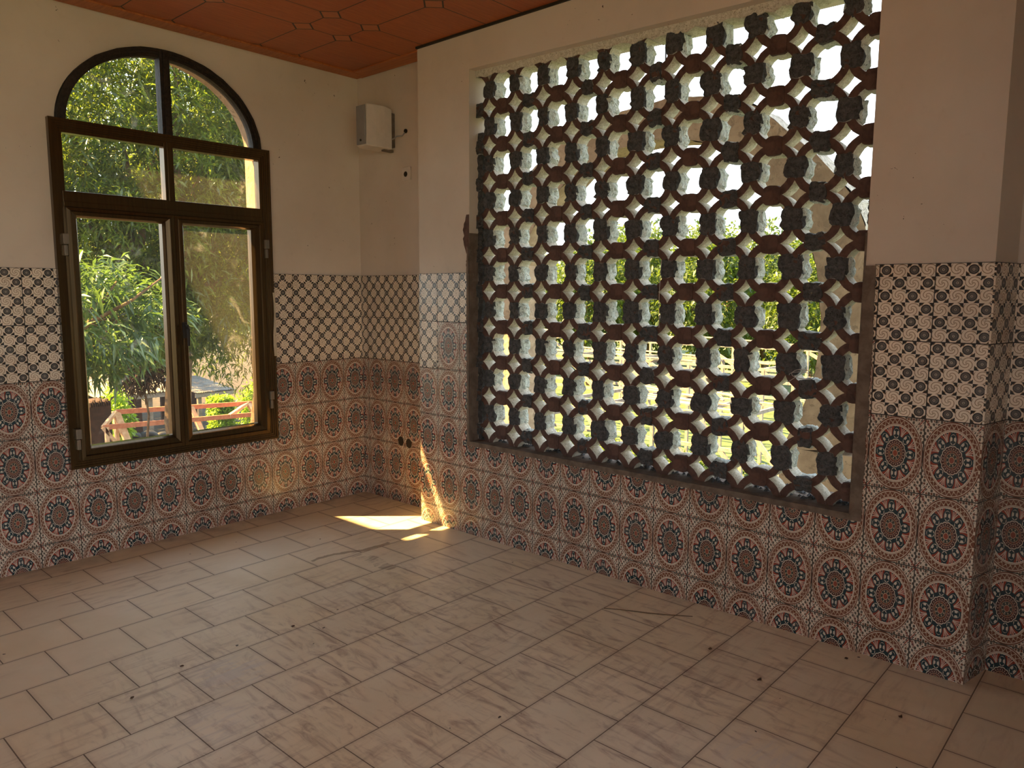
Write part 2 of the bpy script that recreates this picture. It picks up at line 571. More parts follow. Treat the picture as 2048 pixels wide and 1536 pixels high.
# ------------------------------------------------------------------ mesh collector
class MB:
    def __init__(s):
        s.v, s.f, s.mi, s.uv = [], [], [], []

    def quad(s, pts, mi=0, uv=None):
        i = len(s.v)
        s.v += [tuple(p) for p in pts]
        s.f.append(tuple(range(i, i + len(pts))))
        s.mi.append(mi)
        s.uv.append(uv or [(0, 0)] * len(pts))

    def box(s, x0, x1, y0, y1, z0, z1, mi=0):
        x0, x1 = min(x0, x1), max(x0, x1)
        y0, y1 = min(y0, y1), max(y0, y1)
        p = [(x0, y0, z0), (x1, y0, z0), (x1, y1, z0), (x0, y1, z0), (x0, y0, z1), (x1, y0, z1), (x1, y1, z1), (x0, y1, z1)]
        s.poly(p, [(0, 3, 2, 1), (4, 5, 6, 7), (0, 1, 5, 4), (1, 2, 6, 5), (2, 3, 7, 6), (3, 0, 4, 7)], mi)

    def poly(s, pts, faces, mi=0):
        i = len(s.v)
        s.v += [tuple(p) for p in pts]
        for f in faces:
            s.f.append(tuple(i + k for k in f))
            s.mi.append(mi)
            s.uv.append([(0, 0)] * len(f))

    def beam(s, a, b, w_, h_, mi=0, up=(0, 0, 1)):
        a, b = Vector(a), Vector(b)
        d = (b - a).normalized()
        u = Vector(up)
        if abs(d.dot(u)) > 0.95:
            u = Vector((1, 0, 0))
        r = d.cross(u).normalized() * (w_ / 2)
        u = r.cross(d).normalized() * (h_ / 2)
        p = []
        for c in (a, b):
            p += [c - r - u, c + r - u, c + r + u, c - r + u]
        s.poly(p, [(0, 3, 2, 1), (4, 5, 6, 7), (0, 1, 5, 4), (1, 2, 6, 5), (2, 3, 7, 6), (3, 0, 4, 7)], mi)

    def tube(s, pts, rad, seg=8, mi=0):
        pts = [Vector(p) for p in pts]
        n = len(pts)
        if not hasattr(rad, '__len__'):
            rad = [rad] * n
        base = len(s.v)
        for k, p in enumerate(pts):
            d = (pts[min(k + 1, n - 1)] - pts[max(k - 1, 0)]).normalized()
            u = Vector((0, 0, 1)) if abs(d.z) < 0.9 else Vector((1, 0, 0))
            r = d.cross(u).normalized()
            u = r.cross(d).normalized()
            for j in range(seg):
                t_ = TAU * j / seg
                s.v.append(tuple(p + (r * math.cos(t_) + u * math.sin(t_)) * rad[k]))
        for k in range(n - 1):
            for j in range(seg):
                a = base + k * seg + j
                b = base + k * seg + (j + 1) % seg
                s.f.append((a, b, b + seg, a + seg))
                s.mi.append(mi)
                s.uv.append([(0, 0)] * 4)
        for kk in (0, n - 1):
            s.f.append(tuple(base + kk * seg + (j if kk else seg - 1 - j) for j in range(seg)))
            s.mi.append(mi)
            s.uv.append([(0, 0)] * seg)

    def mesh(s, name, mats, smooth=False):
        me = bpy.data.meshes.new(name)
        me.from_pydata(s.v, [], s.f)
        for m in mats:
            me.materials.append(MT[m])
        me.polygons.foreach_set('material_index', s.mi)
        uvl = me.uv_layers.new(name='UVMap')
        flat = [c for f in s.uv for uv in f for c in uv]
        uvl.data.foreach_set('uv', flat)
        if smooth:
            me.polygons.foreach_set('use_smooth', [True] * len(s.f))
        me.update()
        return me

    def build(s, name, mats, parent=None, smooth=False, bevel=0, loc=None):
        if isinstance(mats, str):
            mats = [mats]
        return link(name, s.mesh(name, mats, smooth), parent, bevel, loc)


def link(name, me, parent=None, bevel=0, loc=None):
    o = bpy.data.objects.new(name, me)
    COL.objects.link(o)
    if loc is not None:
        o.location = loc
    if parent is not None:
        o.parent = parent
        o.matrix_parent_inverse = Matrix.Translation(parent.location).inverted() if parent.type == 'EMPTY' and not parent.get('local') else Matrix()
    if bevel:
        b = o.modifiers.new('bevel', 'BEVEL')
        b.width = bevel
        b.segments = 2
        b.limit_method = 'ANGLE'
    return o


def empty(name, loc, local=False, rz=0.0):
    o = bpy.data.objects.new(name, None)
    COL.objects.link(o)
    o.location = loc
    o.rotation_euler = (0, 0, rz)
    o.empty_display_size = 0.1
    if local:
        o['local'] = 1
    return o


def tag(o, label=None, cat=None, group=None, kind=None):
    if label:
        o['label'] = label
    if cat:
        o['category'] = cat
    if group:
        o['group'] = group
    if kind:
        o['kind'] = kind
    return o


# ================================================================== ROOM SHELL
# floor
m = MB()
m.box(RX0 - 0.2, 0.12, RY0 - 0.2, 0.2, -0.25, 0.0)
tag(m.build('floor', 'floor'), 'matt beige square floor tiles in staggered rows, dusty and stained', kind='structure')

# ceiling with the roof slab above
m = MB()
m.box(RX0 - 0.2, 0.45, RY0 - 0.2, 0.45, CZ, CZ + 0.30)
tag(m.build('ceiling', 'ceil'), 'reddish brown panelled ceiling with dark joints and small diamonds', kind='structure')

# wooden strip along the top of the window wall and of the recess
m = MB()
m.box(RX0, 0.0, -0.055, 0.0, CZ - 0.004, CZ + 0.01)
m.box(RX0, -0.055, -0.060, -0.135, CZ - 0.010, CZ + 0.01)
m.box(-0.135, 0.0, -0.06, YE, CZ - 0.008, CZ + 0.01)
tag(m.build('trim_1', 'cornice', bevel=0.003), 'reddish wooden strip edging the ceiling above the window wall', kind='structure')

m = MB()
m.box(PX - 0.010, PX + 0.01, YR, YE, CZ - 0.012, CZ + 0.005)  # dark strip in place of the shaded gap under the ceiling
tag(m.build('trim_gap_shade', 'void'), 'solid near-black strip painting the shade between the ceiling panels and the pier', kind='structure')

# window wall (y = 0), opening with a flat arch
WX0, WX1, WZ0, WZS = -1.965, -0.772, 0.56, 2.40
ACX, AA, AB = -1.3685, 0.5965, 0.485
m = MB()
T1 = 0.20
y0 = 0.006
m.box(RX0 - 0.2, WX0, y0, T1, -0.1, CZ)
m.box(WX1, 0.12, y0, T1, -0.1, CZ)
m.box(WX0, WX1, y0, T1, -0.1, WZ0)
n = 36
for k in range(n):
    a0 = math.pi - math.pi * k / n
    a1 = math.pi - math.pi * (k + 1) / n
    xa, za = ACX + AA * math.cos(a0), WZS + AB * math.sin(a0)
    xb, zb = ACX + AA * math.cos(a1), WZS + AB * math.sin(a1)
    p = [(xa, y0, za), (xb, y0, zb), (xb, T1, zb), (xa, T1, za), (xa, y0, CZ), (xb, y0, CZ), (xb, T1, CZ), (xa, T1, CZ)]
    m.poly(p, [(4, 5, 6, 7), (0, 1, 5, 4), (2, 3, 7, 6)])
    m.poly([p[0], p[1], p[2], p[3]], [(0, 3, 2, 1)], 1)
m.box(WX1 - 0.004, WX1 + 0.001, 0.05, T1, WZ0, WZS, 1)
wl = tag(m.build('wall_left', ['plaster', 'stucco']), 'cream plastered wall with arched window above patterned tiles', kind='structure')


def clad(mb, ax, c, back, s0, s1, z0, z1, joint, zt, mi, sgn=1):
    """tiled sheet in plane ax=c, from s0 to s1 along the wall, z0..z1; u counts tiles from joint"""
    def P(s_, z_, cc):
        return (cc, s_, z_) if ax == 0 else (s_, cc, z_)
    a, b = min(s0, s1), max(s0, s1)

    def U(s_, z_):
        return (sgn * (s_ - joint) / 0.2, (z_ - zt) / 0.3)
    pts = [(a, z0), (b, z0), (b, z1), (a, z1)]
    mb.quad([P(*q, c) for q in pts], mi, [U(*q) for q in pts])
    for i in range(4):
        q0, q1 = pts[i], pts[(i + 1) % 4]
        mb.quad([P(*q0, c), P(*q0, back), P(*q1, back), P(*q1, c)], mi, [U(*q0), U(*q0), U(*q1), U(*q1)])


Z2 = TT - 0.6
m = MB()
for (a, b, z0, z1) in ((RX0, -2.0, 0, TT), (-0.735, 0.0, 0, TT), (-2.0, -0.735, 0, 0.53)):
    if z1 > Z2:
        clad(m, 1, 0.0, 0.006, a, b, Z2, TT, W1P, TT, 0)
    clad(m, 1, 0.0, 0.006, a, b, 0, min(z1, Z2), W1P, TT, 1)
c1 = m.build('tile_cladding', ['spiral', 'mandala'], wl)
c1['label'] = 'white spiral tiles over two rows above orange and blue mandala tiles'

# block screen wall: recess, pier with the opening, recess again
m = MB()
XO = 0.12
m.box(0.006, XO, YE, 0.2, -0.1, CZ)
PXb = PX + 0.005
m.box(PXb, XO, OY1, YE, -0.1, CZ)
m.box(PXb, XO, YR + 0.0, OY0, -0.1, CZ)
m.box(PXb, XO, OY0, OY1, -0.1, OZ0)
lint = [(OY1, 2.803), (-3.0, 2.762), (OY0, 2.757)]
for (ya_, za_), (yb_, zb_) in zip(lint[:-1], lint[1:]):
    m.poly([(PXb, yb_, zb_), (PXb, ya_, za_), (XO, ya_, za_), (XO, yb_, zb_), (PXb, yb_, CZ), (PXb, ya_, CZ), (XO, ya_, CZ), (XO, yb_, CZ)],
           [(0, 1, 2, 3), (4, 7, 6, 5), (0, 4, 5, 1), (2, 6, 7, 3)])
yq = YR - 0.04
m.poly([(PXb, YR, -0.1), (0.02, yq, -0.1), (0.02, YR, -0.1), (PXb, YR, CZ), (0.02, yq, CZ), (0.02, YR, CZ)],
       [(0, 2, 1), (3, 4, 5), (0, 1, 4, 3), (1, 2, 5, 4), (2, 0, 3, 5)])
m.box(0.026, XO, RY0 - 0.2, YR, -0.1, CZ)
wr = tag(m.build('wall_right', 'plaster'), 'plastered wall with projecting pier around the pierced block screen', kind='structure')

m = MB()
# recess by the corner
JR = -0.273
clad(m, 0, 0.0, 0.006, YE, 0.0, Z2, TT, JR, TT, 0, -1)
clad(m, 0, 0.0, 0.006, YE, 0.0, 0, Z2, JR, TT, 1, -1)
# pier, left of the opening
J0 = YC
TL = YC + 13 * 0.2
clad(m, 0, PX, PXb, OY1 + 0.012, YE, TT - 0.3, TT, J0, TT, 0, -1)
clad(m, 0, PX, PXb, TL, YE, Z2, TT - 0.3, J0, TT, 0, -1)
clad(m, 0, PX, PXb, OY1 + 0.012, TL, Z2, TT - 0.3, J0, TT, 1, -1)
clad(m, 0, PX, PXb, OY1 + 0.012, YE, 0, Z2, J0, TT, 1, -1)
# below the opening
clad(m, 0, PX, PXb, -3.600, OY1 + 0.012, 0, 0.568, J0, TT, 1, -1)
# right of the opening
clad(m, 0, PX, PXb, YR, -3.600, TT - 0.3, TT, J0, TT, 0, -1)
clad(m, 0, PX, PXb, YR, YC, Z2, TT - 0.3, J0, TT, 0, -1)
clad(m, 0, PX, PXb, YC, -3.600, Z2, TT - 0.3, J0, TT, 1, -1)
clad(m, 0, PX, PXb, YR, -3.600, 0, Z2, J0, TT, 1, -1)
# side of the pier


def side(z0, z1, mi):
    a, b = (PX, YR - 0.006), (0.02, yq - 0.006)
    pts = [(a, z0), (b, z0), (b, z1), (a, z1)]
    uvs = [(0.04, (z0 - TT) / 0.3), (0.96, (z0 - TT) / 0.3), (0.96, (z1 - TT) / 0.3), (0.04, (z1 - TT) / 0.3)]
    m.quad([(p[0], p[1], z) for p, z in pts], mi, uvs)
    m.quad([(PX, YR, z0), (PX, YR - 0.006, z0), (PX, YR - 0.006, z1), (PX, YR, z1)], mi, [uvs[0], uvs[0], uvs[3], uvs[3]])
    m.quad([(PX, YR - 0.006, z1), (0.02, yq - 0.006, z1), (0.02, yq, z1), (PX, YR, z1)], mi, [uvs[3]] * 4)


side(Z2, TT, 0)
side(0, Z2, 1)
# recess to the right of the pier
clad(m, 0, 0.02, 0.026, RY0, yq, Z2, TT, -4.21, TT, 0, -1)
clad(m, 0, 0.02, 0.026, RY0, yq, 0, Z2, -4.21, TT, 1, -1)
c2 = m.build('tile_cladding', ['spiral', 'mandala'], wr)
c2['label'] = 'white spiral tiles above mandala tiles round the block screen'

# walls behind the camera, with the openings the daylight comes through
m = MB()
m.box(RX0 - 0.2, RX0, RY0, -7.7, 0, CZ)
m.box(RX0 - 0.2, RX0, -7.7, -5.0, 2.8, CZ)
m.box(RX0 - 0.2, RX0, -5.0, -2.95, 0, CZ)
m.box(RX0 - 0.2, RX0, -2.95, -2.65, 0, 0.95)
m.box(RX0 - 0.2, RX0, -2.95, -2.65, 1.25, CZ)
m.box(RX0 - 0.2, RX0, -2.65, 0.0, 0, CZ)
tag(m.build('wall_far_left', 'plaster'), 'plastered wall behind the camera with a window opening', kind='structure')
m = MB()
m.box(RX0 - 0.2, -5.9, RY0 - 0.2, RY0, 0, CZ)
m.box(-5.9, -1.0, RY0 - 0.2, RY0, 2.85, CZ)
m.box(-1.0, 0.12, RY0 - 0.2, RY0, 0, CZ)
tag(m.build('wall_back', 'plaster'), 'plastered wall behind the camera with a wide terrace opening', kind='structure')

# unseen slab outside to the left, added to cut the sun patch
m = MB()
m.box(-8.5, -3.53, 1.6, 3.6, 6.0, 6.18)
m.box(-8.5, -7.9, 1.6, 3.6, GZ, 6.0)
tag(m.build('added_shade_slab', 'stucco'), 'unseen slab added outside to cut the sun patch on the floor', kind='structure')

# short unseen partition right of the view, added to shade pier side and floor
m = MB()
m.box(-1.75, 0.026, -4.98, -4.80, 0, CZ)
tag(m.build('shade_partition', 'plaster'), 'short unseen partition added right of the view to shade the pier side', kind='structure')

# unseen storey with wide eaves, added to keep sun off the arch
m = MB()
m.box(RX0 - 0.2, 0.12, RY0 - 0.2, 0.2, CZ + 0.3, 6.0)
m.box(RX0 - 0.6, 0.95, RY0 - 0.6, 1.55, 6.0, 6.2)
tag(m.build('wall_upper_shade', 'stucco'), 'unseen upper storey and eaves added to shade the porch arch', kind='structure')

# cement band round the opening of the screen, ragged edges
def ragged(mb, ax_pts, depth=0.004):
    pass


m = MB()
R_ = random.Random(3)


def band(y0_, y1_, z0_, z1_, jag, vertical):
    n_ = 26
    front = PX - 0.004
    prev = None
    for k in range(n_ + 1):
        t_ = k / n_
        j = (R_.random() - 0.5) * jag
        if vertical:
            z = z0_ + (z1_ - z0_) * t_
            a = (y0_, z)
            b = (y1_ + j, z)
        else:
            y = y0_ + (y1_ - y0_) * t_
            a = (y, z1_)
            b = (y, z0_ + j)
        if prev:
            pa, pb = prev
            m.quad([(front, *pa), (front, *a), (front, *b), (front, *pb)])
            m.quad([(front, *pb), (front, *b), (PXb + 0.004, *b), (PXb + 0.004, *pb)])
        prev = (a, b)


band(OY1, OY1 + 0.018, 0.587, 1.78, 0.008, True)          # left, dark cement strip
band(OY0, OY0 - 0.046, 0.585, 1.62, 0.008, True)          # right
band(OY0 - 0.046, OY1 + 0.018, 0.566, OZ0 + 0.002, 0.005, False)
# sill top and left reveal coat
m.box(PX - 0.0055, 0.125, OY0 + 0.001, OY1 - 0.001, OZ0 - 0.006, OZ0 + 0.010)
m.box(PX + 0.0, -0.105, OY1 - 0.006, OY1 + 0.001, OZ0, 1.86)
m.box(PX + 0.0, -0.105, OY0 - 0.001, OY0 + 0.006, OZ0, 1.75)
tag(m.build('trim_3', 'cement'), 'rough dark cement edging round the opening of the block screen', kind='structure')

# two holes in the recess tiles, painted as flat dark discs, and exposed brick at the pier edge
m = MB()
for (yy, zz) in ((-0.432, 0.450), (-0.519, 0.444)):
    c = [(-0.0012, yy + 0.031 * math.cos(TAU * k / 20), zz + 0.034 * math.sin(TAU * k / 20)) for k in range(20)]
    m.quad(c)
h = m.build('socket_hole', 'void', wr)
h['label'] = 'pair of round socket holes, their shaded inside painted as dark discs'
m = MB()
R2 = random.Random(5)
for (yy, z0, z1, wd) in ((-1.284, 1.74, 1.97, 0.030), (-1.29, 1.62, 1.74, 0.014)):
    c = []
    for k in range(14):
        t_ = k / 13
        c.append((PX - 0.0015 + 0.005, yy + wd * (0.25 + math.sin(math.pi * t_) * (0.6 + 0.5 * R2.random())), z0 + (z1 - z0) * t_))
    c2_ = [(c[0][0], OY1 + 0.001, z1), (c[0][0], OY1 + 0.001, z0)]
    m.quad([(PXb - 0.001, q[1], q[2]) for q in c + c2_])
h = m.build('chipped_patch', 'clay', wr)
h['label'] = 'chipped patch showing red brick at the opening edge'

# ================================================================== WINDOW
win = empty('window_1', (-1.368, 0.0, 0.52))
tag(win, 'bronze aluminium window with arched top light, two casements and dusty panes', kind='structure')


def ring(mb, x0, x1, z0, z1, wd, ya, yb, wb=None):
    """mitred rectangular ring, front ya, back yb"""
    wb = wb if wb is not None else wd
    o_ = [(x0, z0), (x1, z0), (x1, z1), (x0, z1)]
    i_ = [(x0 + wd, z0 + wb), (x1 - wd, z0 + wb), (x1 - wd, z1 - wd), (x0 + wd, z1 - wd)]
    for k in range(4):
        l = (k + 1) % 4
        P = lambda q, y_: (q[0], y_, q[1])
        mb.quad([P(o_[k], ya), P(o_[l], ya), P(i_[l], ya), P(i_[k], ya)])
        mb.quad([P(o_[k], yb), P(i_[k], yb), P(i_[l], yb), P(o_[l], yb)])
        mb.quad([P(i_[k], ya), P(i_[l], ya), P(i_[l], yb), P(i_[k], yb)])
        mb.quad([P(o_[k], ya), P(o_[k], yb), P(o_[l], yb), P(o_[l], ya)])


FX0, FX1, FZ0, FZ1 = -2.006, -0.729, 0.522, 2.413
m = MB()
for (o_, wd, ya) in ((0.0, 0.014, -0.030), (0.014, 0.012, -0.024), (0.026, 0.012, -0.019), (0.038, 0.010, -0.013), (0.046, 0.022, -0.006)):
    ring(m, FX0 + o_, FX1 - o_, FZ0 + o_, FZ1 - o_, wd, ya, 0.05)
fr_ = m.build('frame', 'bronze', win, bevel=0.0015)
# rails and mullion
m = MB()
m.box(FX0 + 0.055, FX1 - 0.055, -0.010, 0.05, 1.945, 2.040)
m.box(FX0 + 0.055, FX1 - 0.055, -0.016, 0.0, 1.955, 1.985)
m.box(-1.402, -1.348, -0.012, 0.05, 2.035, 2.372)
m.box(-1.386, -1.362, -0.018, 0.0, 2.035, 2.372)
m.build('transom', 'bronze', win, bevel=0.002)
# arched frame
m = MB()
for (a_, b_, wd, ya) in ((0.588, 0.482, 0.016, -0.020), (0.574, 0.468, 0.016, -0.012), (0.560, 0.454, 0.018, -0.004)):
    n = 40
    P = []
    for k in range(n + 1):
        t_ = math.pi * k / n
        jo = (R_.random() - 0.5) * 0.004 if wd == 0.016 and ya == -0.020 else 0
        P.append([(ACX + (a_ + jo) * math.cos(t_), 2.408 + (b_ + jo) * math.sin(t_)), (ACX + (a_ - wd) * math.cos(t_), 2.408 + (b_ - wd) * math.sin(t_))])
    for k in range(n):
        (a, b), (c, d) = P[k], P[k + 1]
        q = lambda p_, y_: (p_[0], y_, p_[1])
        m.quad([q(a, ya), q(b, ya), q(d, ya), q(c, ya)])
        m.quad([q(a, 0.05), q(c, 0.05), q(d, 0.05), q(b, 0.05)])
        m.quad([q(b, ya), q(b, 0.05), q(d, 0.05), q(d, ya)])
        m.quad([q(a, ya), q(c, ya), q(c, 0.05), q(a, 0.05)])
m.build('arched_frame', 'bronzed', win)
m = MB()
m.box(-1.404, -1.346, -0.018, 0.05, 2.405, 2.875)
m.box(-1.388, -1.362, -0.026, 0.0, 2.405, 2.880)
m.build('mullion', 'bronzed', win, bevel=0.002)
# panes of the fixed lights
m = MB()
m.quad([(-1.945, 0.03, 2.03), (-1.38, 0.03, 2.03), (-1.38, 0.03, 2.36), (-1.945, 0.03, 2.36)])
m.quad([(-1.37, 0.03, 2.03), (-0.79, 0.03, 2.03), (-0.79, 0.03, 2.36), (-1.37, 0.03, 2.36)])
fan = [(ACX + 0.55 * math.cos(math.pi * k / 30), 0.03, 2.408 + 0.445 * math.sin(math.pi * k / 30)) for k in range(31)]
m.quad(fan[::-1])
m.build('fixed_panes', 'glass', win)


def casement(x0, x1, gx0, gx1, name_lr):
    mb = MB()
    zo0, zo1 = 0.566, 1.950
    gz0, gz1 = 0.638, 1.902
    # outer leaf profile then bevel towards the pane
    P = lambda q, y_: (q[0], y_, q[1])
    loops = [((x0, zo0), (x1, zo0), (x1, zo1), (x0, zo1), 0.05), ((x0, zo0), (x1, zo0), (x1, zo1), (x0, zo1), -0.034)]
    st = [(0.0, -0.034), (0.30, -0.036), (0.36, -0.031), (0.42, -0.034), (0.80, -0.028), (0.86, -0.022), (1.0, -0.004), (1.0, 0.04)]
    rings = []
    for t_, y_ in st:
        rings.append([P((x0 + (gx0 - x0) * t_, zo0 + (gz0 - zo0) * t_), y_), P((x1 + (gx1 - x1) * t_, zo0 + (gz0 - zo0) * t_), y_),
                      P((x1 + (gx1 - x1) * t_, zo1 + (gz1 - zo1) * t_), y_), P((x0 + (gx0 - x0) * t_, zo1 + (gz1 - zo1) * t_), y_)])
    rings.insert(0, [P((x0, zo0), 0.04), P((x1, zo0), 0.04), P((x1, zo1), 0.04), P((x0, zo1), 0.04)])
    for k in range(len(rings) - 1):
        for i in range(4):
            j = (i + 1) % 4
            mb.quad([rings[k][i], rings[k][j], rings[k + 1][j], rings[k + 1][i]])
    for i in range(4):
        j = (i + 1) % 4
        mb.quad([rings[0][i], rings[-1][i], rings[-1][j], rings[0][j]])
    cs = mb.build('casement', 'bronze', win)
    g = MB()
    g.quad([(gx0 - 0.01, 0.024, gz0 - 0.01), (gx1 + 0.01, 0.024, gz0 - 0.01), (gx1 + 0.01, 0.024, gz1 + 0.01), (gx0 - 0.01, 0.024, gz1 + 0.01)])
    g.build('pane', 'glass', cs)
    return cs


ca = casement(-1.948, -1.371, -1.888, -1.432, 'l')
cb_ = casement(-1.369, -0.792, -1.307, -0.866, 'r')
ca['label'] = 'left opening leaf of the window'
cb_['label'] = 'right opening leaf of the window with the handle'
for (cx, par, zs) in ((-1.960, ca, (1.752, 0.690)), (-0.776, cb_, (1.782, 0.790))):
    for z in zs:
        m = MB()
        m.box(cx - 0.016, cx + 0.012, -0.052, -0.008, z + 0.002, z + 0.058)
        m.box(cx - 0.012, cx + 0.006, -0.046, -0.008, z - 0.058, z - 0.002)
        hg = m.build('hinge', 'steel', par, bevel=0.002)
m = MB()
m.box(-1.356, -1.330, -0.048, -0.034, 1.225, 1.320)
m.tube([(-1.343, -0.045, 1.300), (-1.343, -0.082, 1.300), (-1.343, -0.090, 1.280), (-1.343, -0.088, 1.180)], [0.009, 0.009, 0.010, 0.008], 10)
m.build('handle', 'black', cb_, bevel=0.002)
m = MB()
for k in range(6):
    z = 1.50 - k * 0.07
    m.quad([(-0.742 + 0.006 * math.sin(k), -0.033, z), (-0.722, -0.028 - 0.004 * (k % 2), z), (-0.724, -0.032, z - 0.07), (-0.742 + 0.006 * math.sin(k + 1), -0.033, z - 0.07)])
    m.quad([(-0.722, -0.028 - 0.004 * (k % 2), z), (-0.714, -0.004, z), (-0.715, -0.004, z - 0.07), (-0.724, -0.032, z - 0.07)])
m.build('peeling_tape', 'strip', win)

# rendered outer reveal of the window: sill outside
m = MB()
m.box(WX0, WX1, 0.05, 0.24, 0.555, 0.575)
m.build('outer_sill', 'stucco', win)

# ================================================================== BLOCK SCREEN
PY, PZ = 0.2026, 0.2122
YD0, ZD0 = -1.409, 0.665      # first small diamond gap (left, bottom)
SXF, SXB = -0.112, -0.022     # front and back of the screen
scr = empty('block_screen', (-0.067, (OY0 + OY1) / 2, OZ0))
tag(scr, 'pierced screen of clay rings joined with lumps of mortar, filling the large opening', 'block screen')


def ring_mesh(seed, name):
    """one clay ring, front clay, inside pale cement, brightened for daylight"""
    rr_ = random.Random(seed)
    n_ = 30
    mb = MB()
    hy, hz = PY * 0.555, PZ * 0.555
    wl_ = PY * 0.172
    V = []
    for k in range(n_):
        t_ = TAU * k / n_
        c, s_ = math.cos(t_), math.sin(t_)
        j1 = (rr_.random() - 0.5) * 0.0022
        j2 = (rr_.random() - 0.5) * 0.0022
        # slightly squared ring
        e_ = 1.0
        ro = ((hy * e_ + j1) * c, (hz * e_ + j1) * s_)
        ri = ((hy * e_ - wl_ + j2) * c, (hz * e_ - wl_ + j2) * s_)
        V.append([(-0.045 + (rr_.random() - 0.5) * 0.002, *ro), (-0.045 + (rr_.random() - 0.5) * 0.002, *ri), (0.045, *ri), (0.045, *ro)])
    b0 = len(mb.v)
    for k in range(n_):
        for p in V[k]:
            mb.v.append(p)
    for k in range(n_):
        a, b = b0 + 4 * k, b0 + 4 * ((k + 1) % n_)
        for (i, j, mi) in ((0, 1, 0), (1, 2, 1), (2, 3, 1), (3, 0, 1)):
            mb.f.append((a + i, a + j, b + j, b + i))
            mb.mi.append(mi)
            mb.uv.append([(0, 0)] * 4)
    return mb.mesh(name, ['clay', 'claybright'])


def lump_mesh(seed, hy, hz, hx, name, rough=0.012, mats=('mortar', 'mortarlit')):
    bm = bmesh.new()
    bmesh.ops.create_cube(bm, size=2.0)
    bmesh.ops.subdivide_edges(bm, edges=bm.edges[:], cuts=5, use_grid_fill=True)
    off = Vector((seed * 3.7, seed * 1.3, seed * 7.1))
    for v in bm.verts:
        p = v.co.copy()
        # rounded box
        q = Vector((math.copysign(abs(p.x) ** 1.0, p.x), p.y, p.z))
        l_ = max(abs(q.y), abs(q.z))
        cr = (abs(q.y) * abs(q.z)) ** 4
        q.y *= 1 - 0.14 * cr
        q.z *= 1 - 0.14 * cr
        ex = abs(q.x)
        if ex > 0.95:
            q.y *= 0.96
            q.z *= 0.96
        co = Vector((q.x * hx, q.y * hy, q.z * hz))
        nn = noise.noise_vector((co + off) * 34) * rough + noise.noise_vector((co + off) * 90) * rough * 0.45
        co += nn
        v.co = co
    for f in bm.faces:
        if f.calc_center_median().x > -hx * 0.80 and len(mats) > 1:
            f.material_index = 1  # faces behind the front get the brightened, daylit colour
    me = bpy.data.meshes.new(name)
    bm.to_mesh(me)
    bm.free()
    for mm in mats:
        me.materials.append(MT[mm])
    return me


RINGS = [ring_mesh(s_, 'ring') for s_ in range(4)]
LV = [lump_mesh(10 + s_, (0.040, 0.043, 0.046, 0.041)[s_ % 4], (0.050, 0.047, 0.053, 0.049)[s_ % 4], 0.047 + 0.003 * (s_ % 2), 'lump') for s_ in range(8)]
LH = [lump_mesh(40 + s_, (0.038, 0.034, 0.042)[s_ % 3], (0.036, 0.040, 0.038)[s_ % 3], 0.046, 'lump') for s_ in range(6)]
CH = [lump_mesh(70 + s_, 0.040, 0.043, 0.047, 'boss', 0.003, ('clay', 'claybright')) for s_ in range(3)]

items = []     # (distance to camera, kind, mesh, location, rotation x)
RR = random.Random(21)
ZMAX = OZ1
for i in range(12):
    yc = YD0 + PY / 2 - i * PY
    for j in range(11):
        zc = ZD0 - PZ / 2 + j * PZ
        items.append(('clay_ring', RINGS[RR.randrange(4)], Vector((-0.067, yc, zc)), RR.choice((0, math.pi)) + RR.uniform(-0.03, 0.03)))
for i in range(12):
    yd = YD0 - i * PY                  # tangency between ring columns i and i+1
    for j in range(11):
        zc = ZD0 - PZ / 2 + j * PZ
        if yd < OY0 + 0.03 or zc < OZ0 + 0.02 or (i == 11):
            continue
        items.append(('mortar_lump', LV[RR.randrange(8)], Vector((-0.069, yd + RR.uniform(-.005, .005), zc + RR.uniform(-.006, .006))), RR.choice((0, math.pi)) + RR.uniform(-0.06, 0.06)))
for i in range(12):
    yc = YD0 + PY / 2 - i * PY
    if i == 0:
        yc -= 0.012
    for j in range(10):
        zd = ZD0 + j * PZ
        if i % 2 == 0:
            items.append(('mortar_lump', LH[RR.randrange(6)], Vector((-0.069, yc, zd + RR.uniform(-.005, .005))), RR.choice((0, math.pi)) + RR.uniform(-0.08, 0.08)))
        else:
            items.append(('clay_boss', CH[RR.randrange(3)], Vector((-0.068, yc, zd)), RR.choice((0, math.pi)) + RR.uniform(-0.02, 0.02)))

for kind in ('clay_ring', 'mortar_lump', 'clay_boss'):
    its = [q for q in items if q[0] == kind]
    # those wholly inside the opening first, nearest first
    its.sort(key=lambda q: (q[2] - CAM_POS).length + (3 if (q[2].y > OY1 - 0.05 or q[2].z < OZ0 + 0.02) else 0))
    rest = MB()
    restm = bmesh.new()
    mats = ['clay', 'claybright'] if kind == 'clay_ring' else (['mortar', 'mortarlit'] if kind == 'mortar_lump' else ['clay', 'claybright'])
    for k, (nm, me, loc, rx) in enumerate(its):
        if k < 100:
            o = bpy.data.objects.new(nm, me)
            COL.objects.link(o)
            o.parent = scr
            o.matrix_parent_inverse = Matrix.Translation(scr.location).inverted()
            o.location = loc
            o.rotation_euler = (rx, 0, 0)
            if kind == 'mortar_lump':
                o.scale = (1, RR.uniform(0.98, 1.20), RR.uniform(0.92, 1.14))
        else:
            mm = me.copy()
            mm.transform(Matrix.Translation(loc) @ Matrix.Rotation(rx, 4, 'X'))
            restm.from_mesh(mm)
            bpy.data.meshes.remove(mm)
    if len(its) > 100:
        me = bpy.data.meshes.new(kind + 's')
        restm.to_mesh(me)
        for q in mats:
            me.materials.append(MT[q])
        o = link(kind, me, scr)
        o['kind'] = 'stuff'
    restm.free()

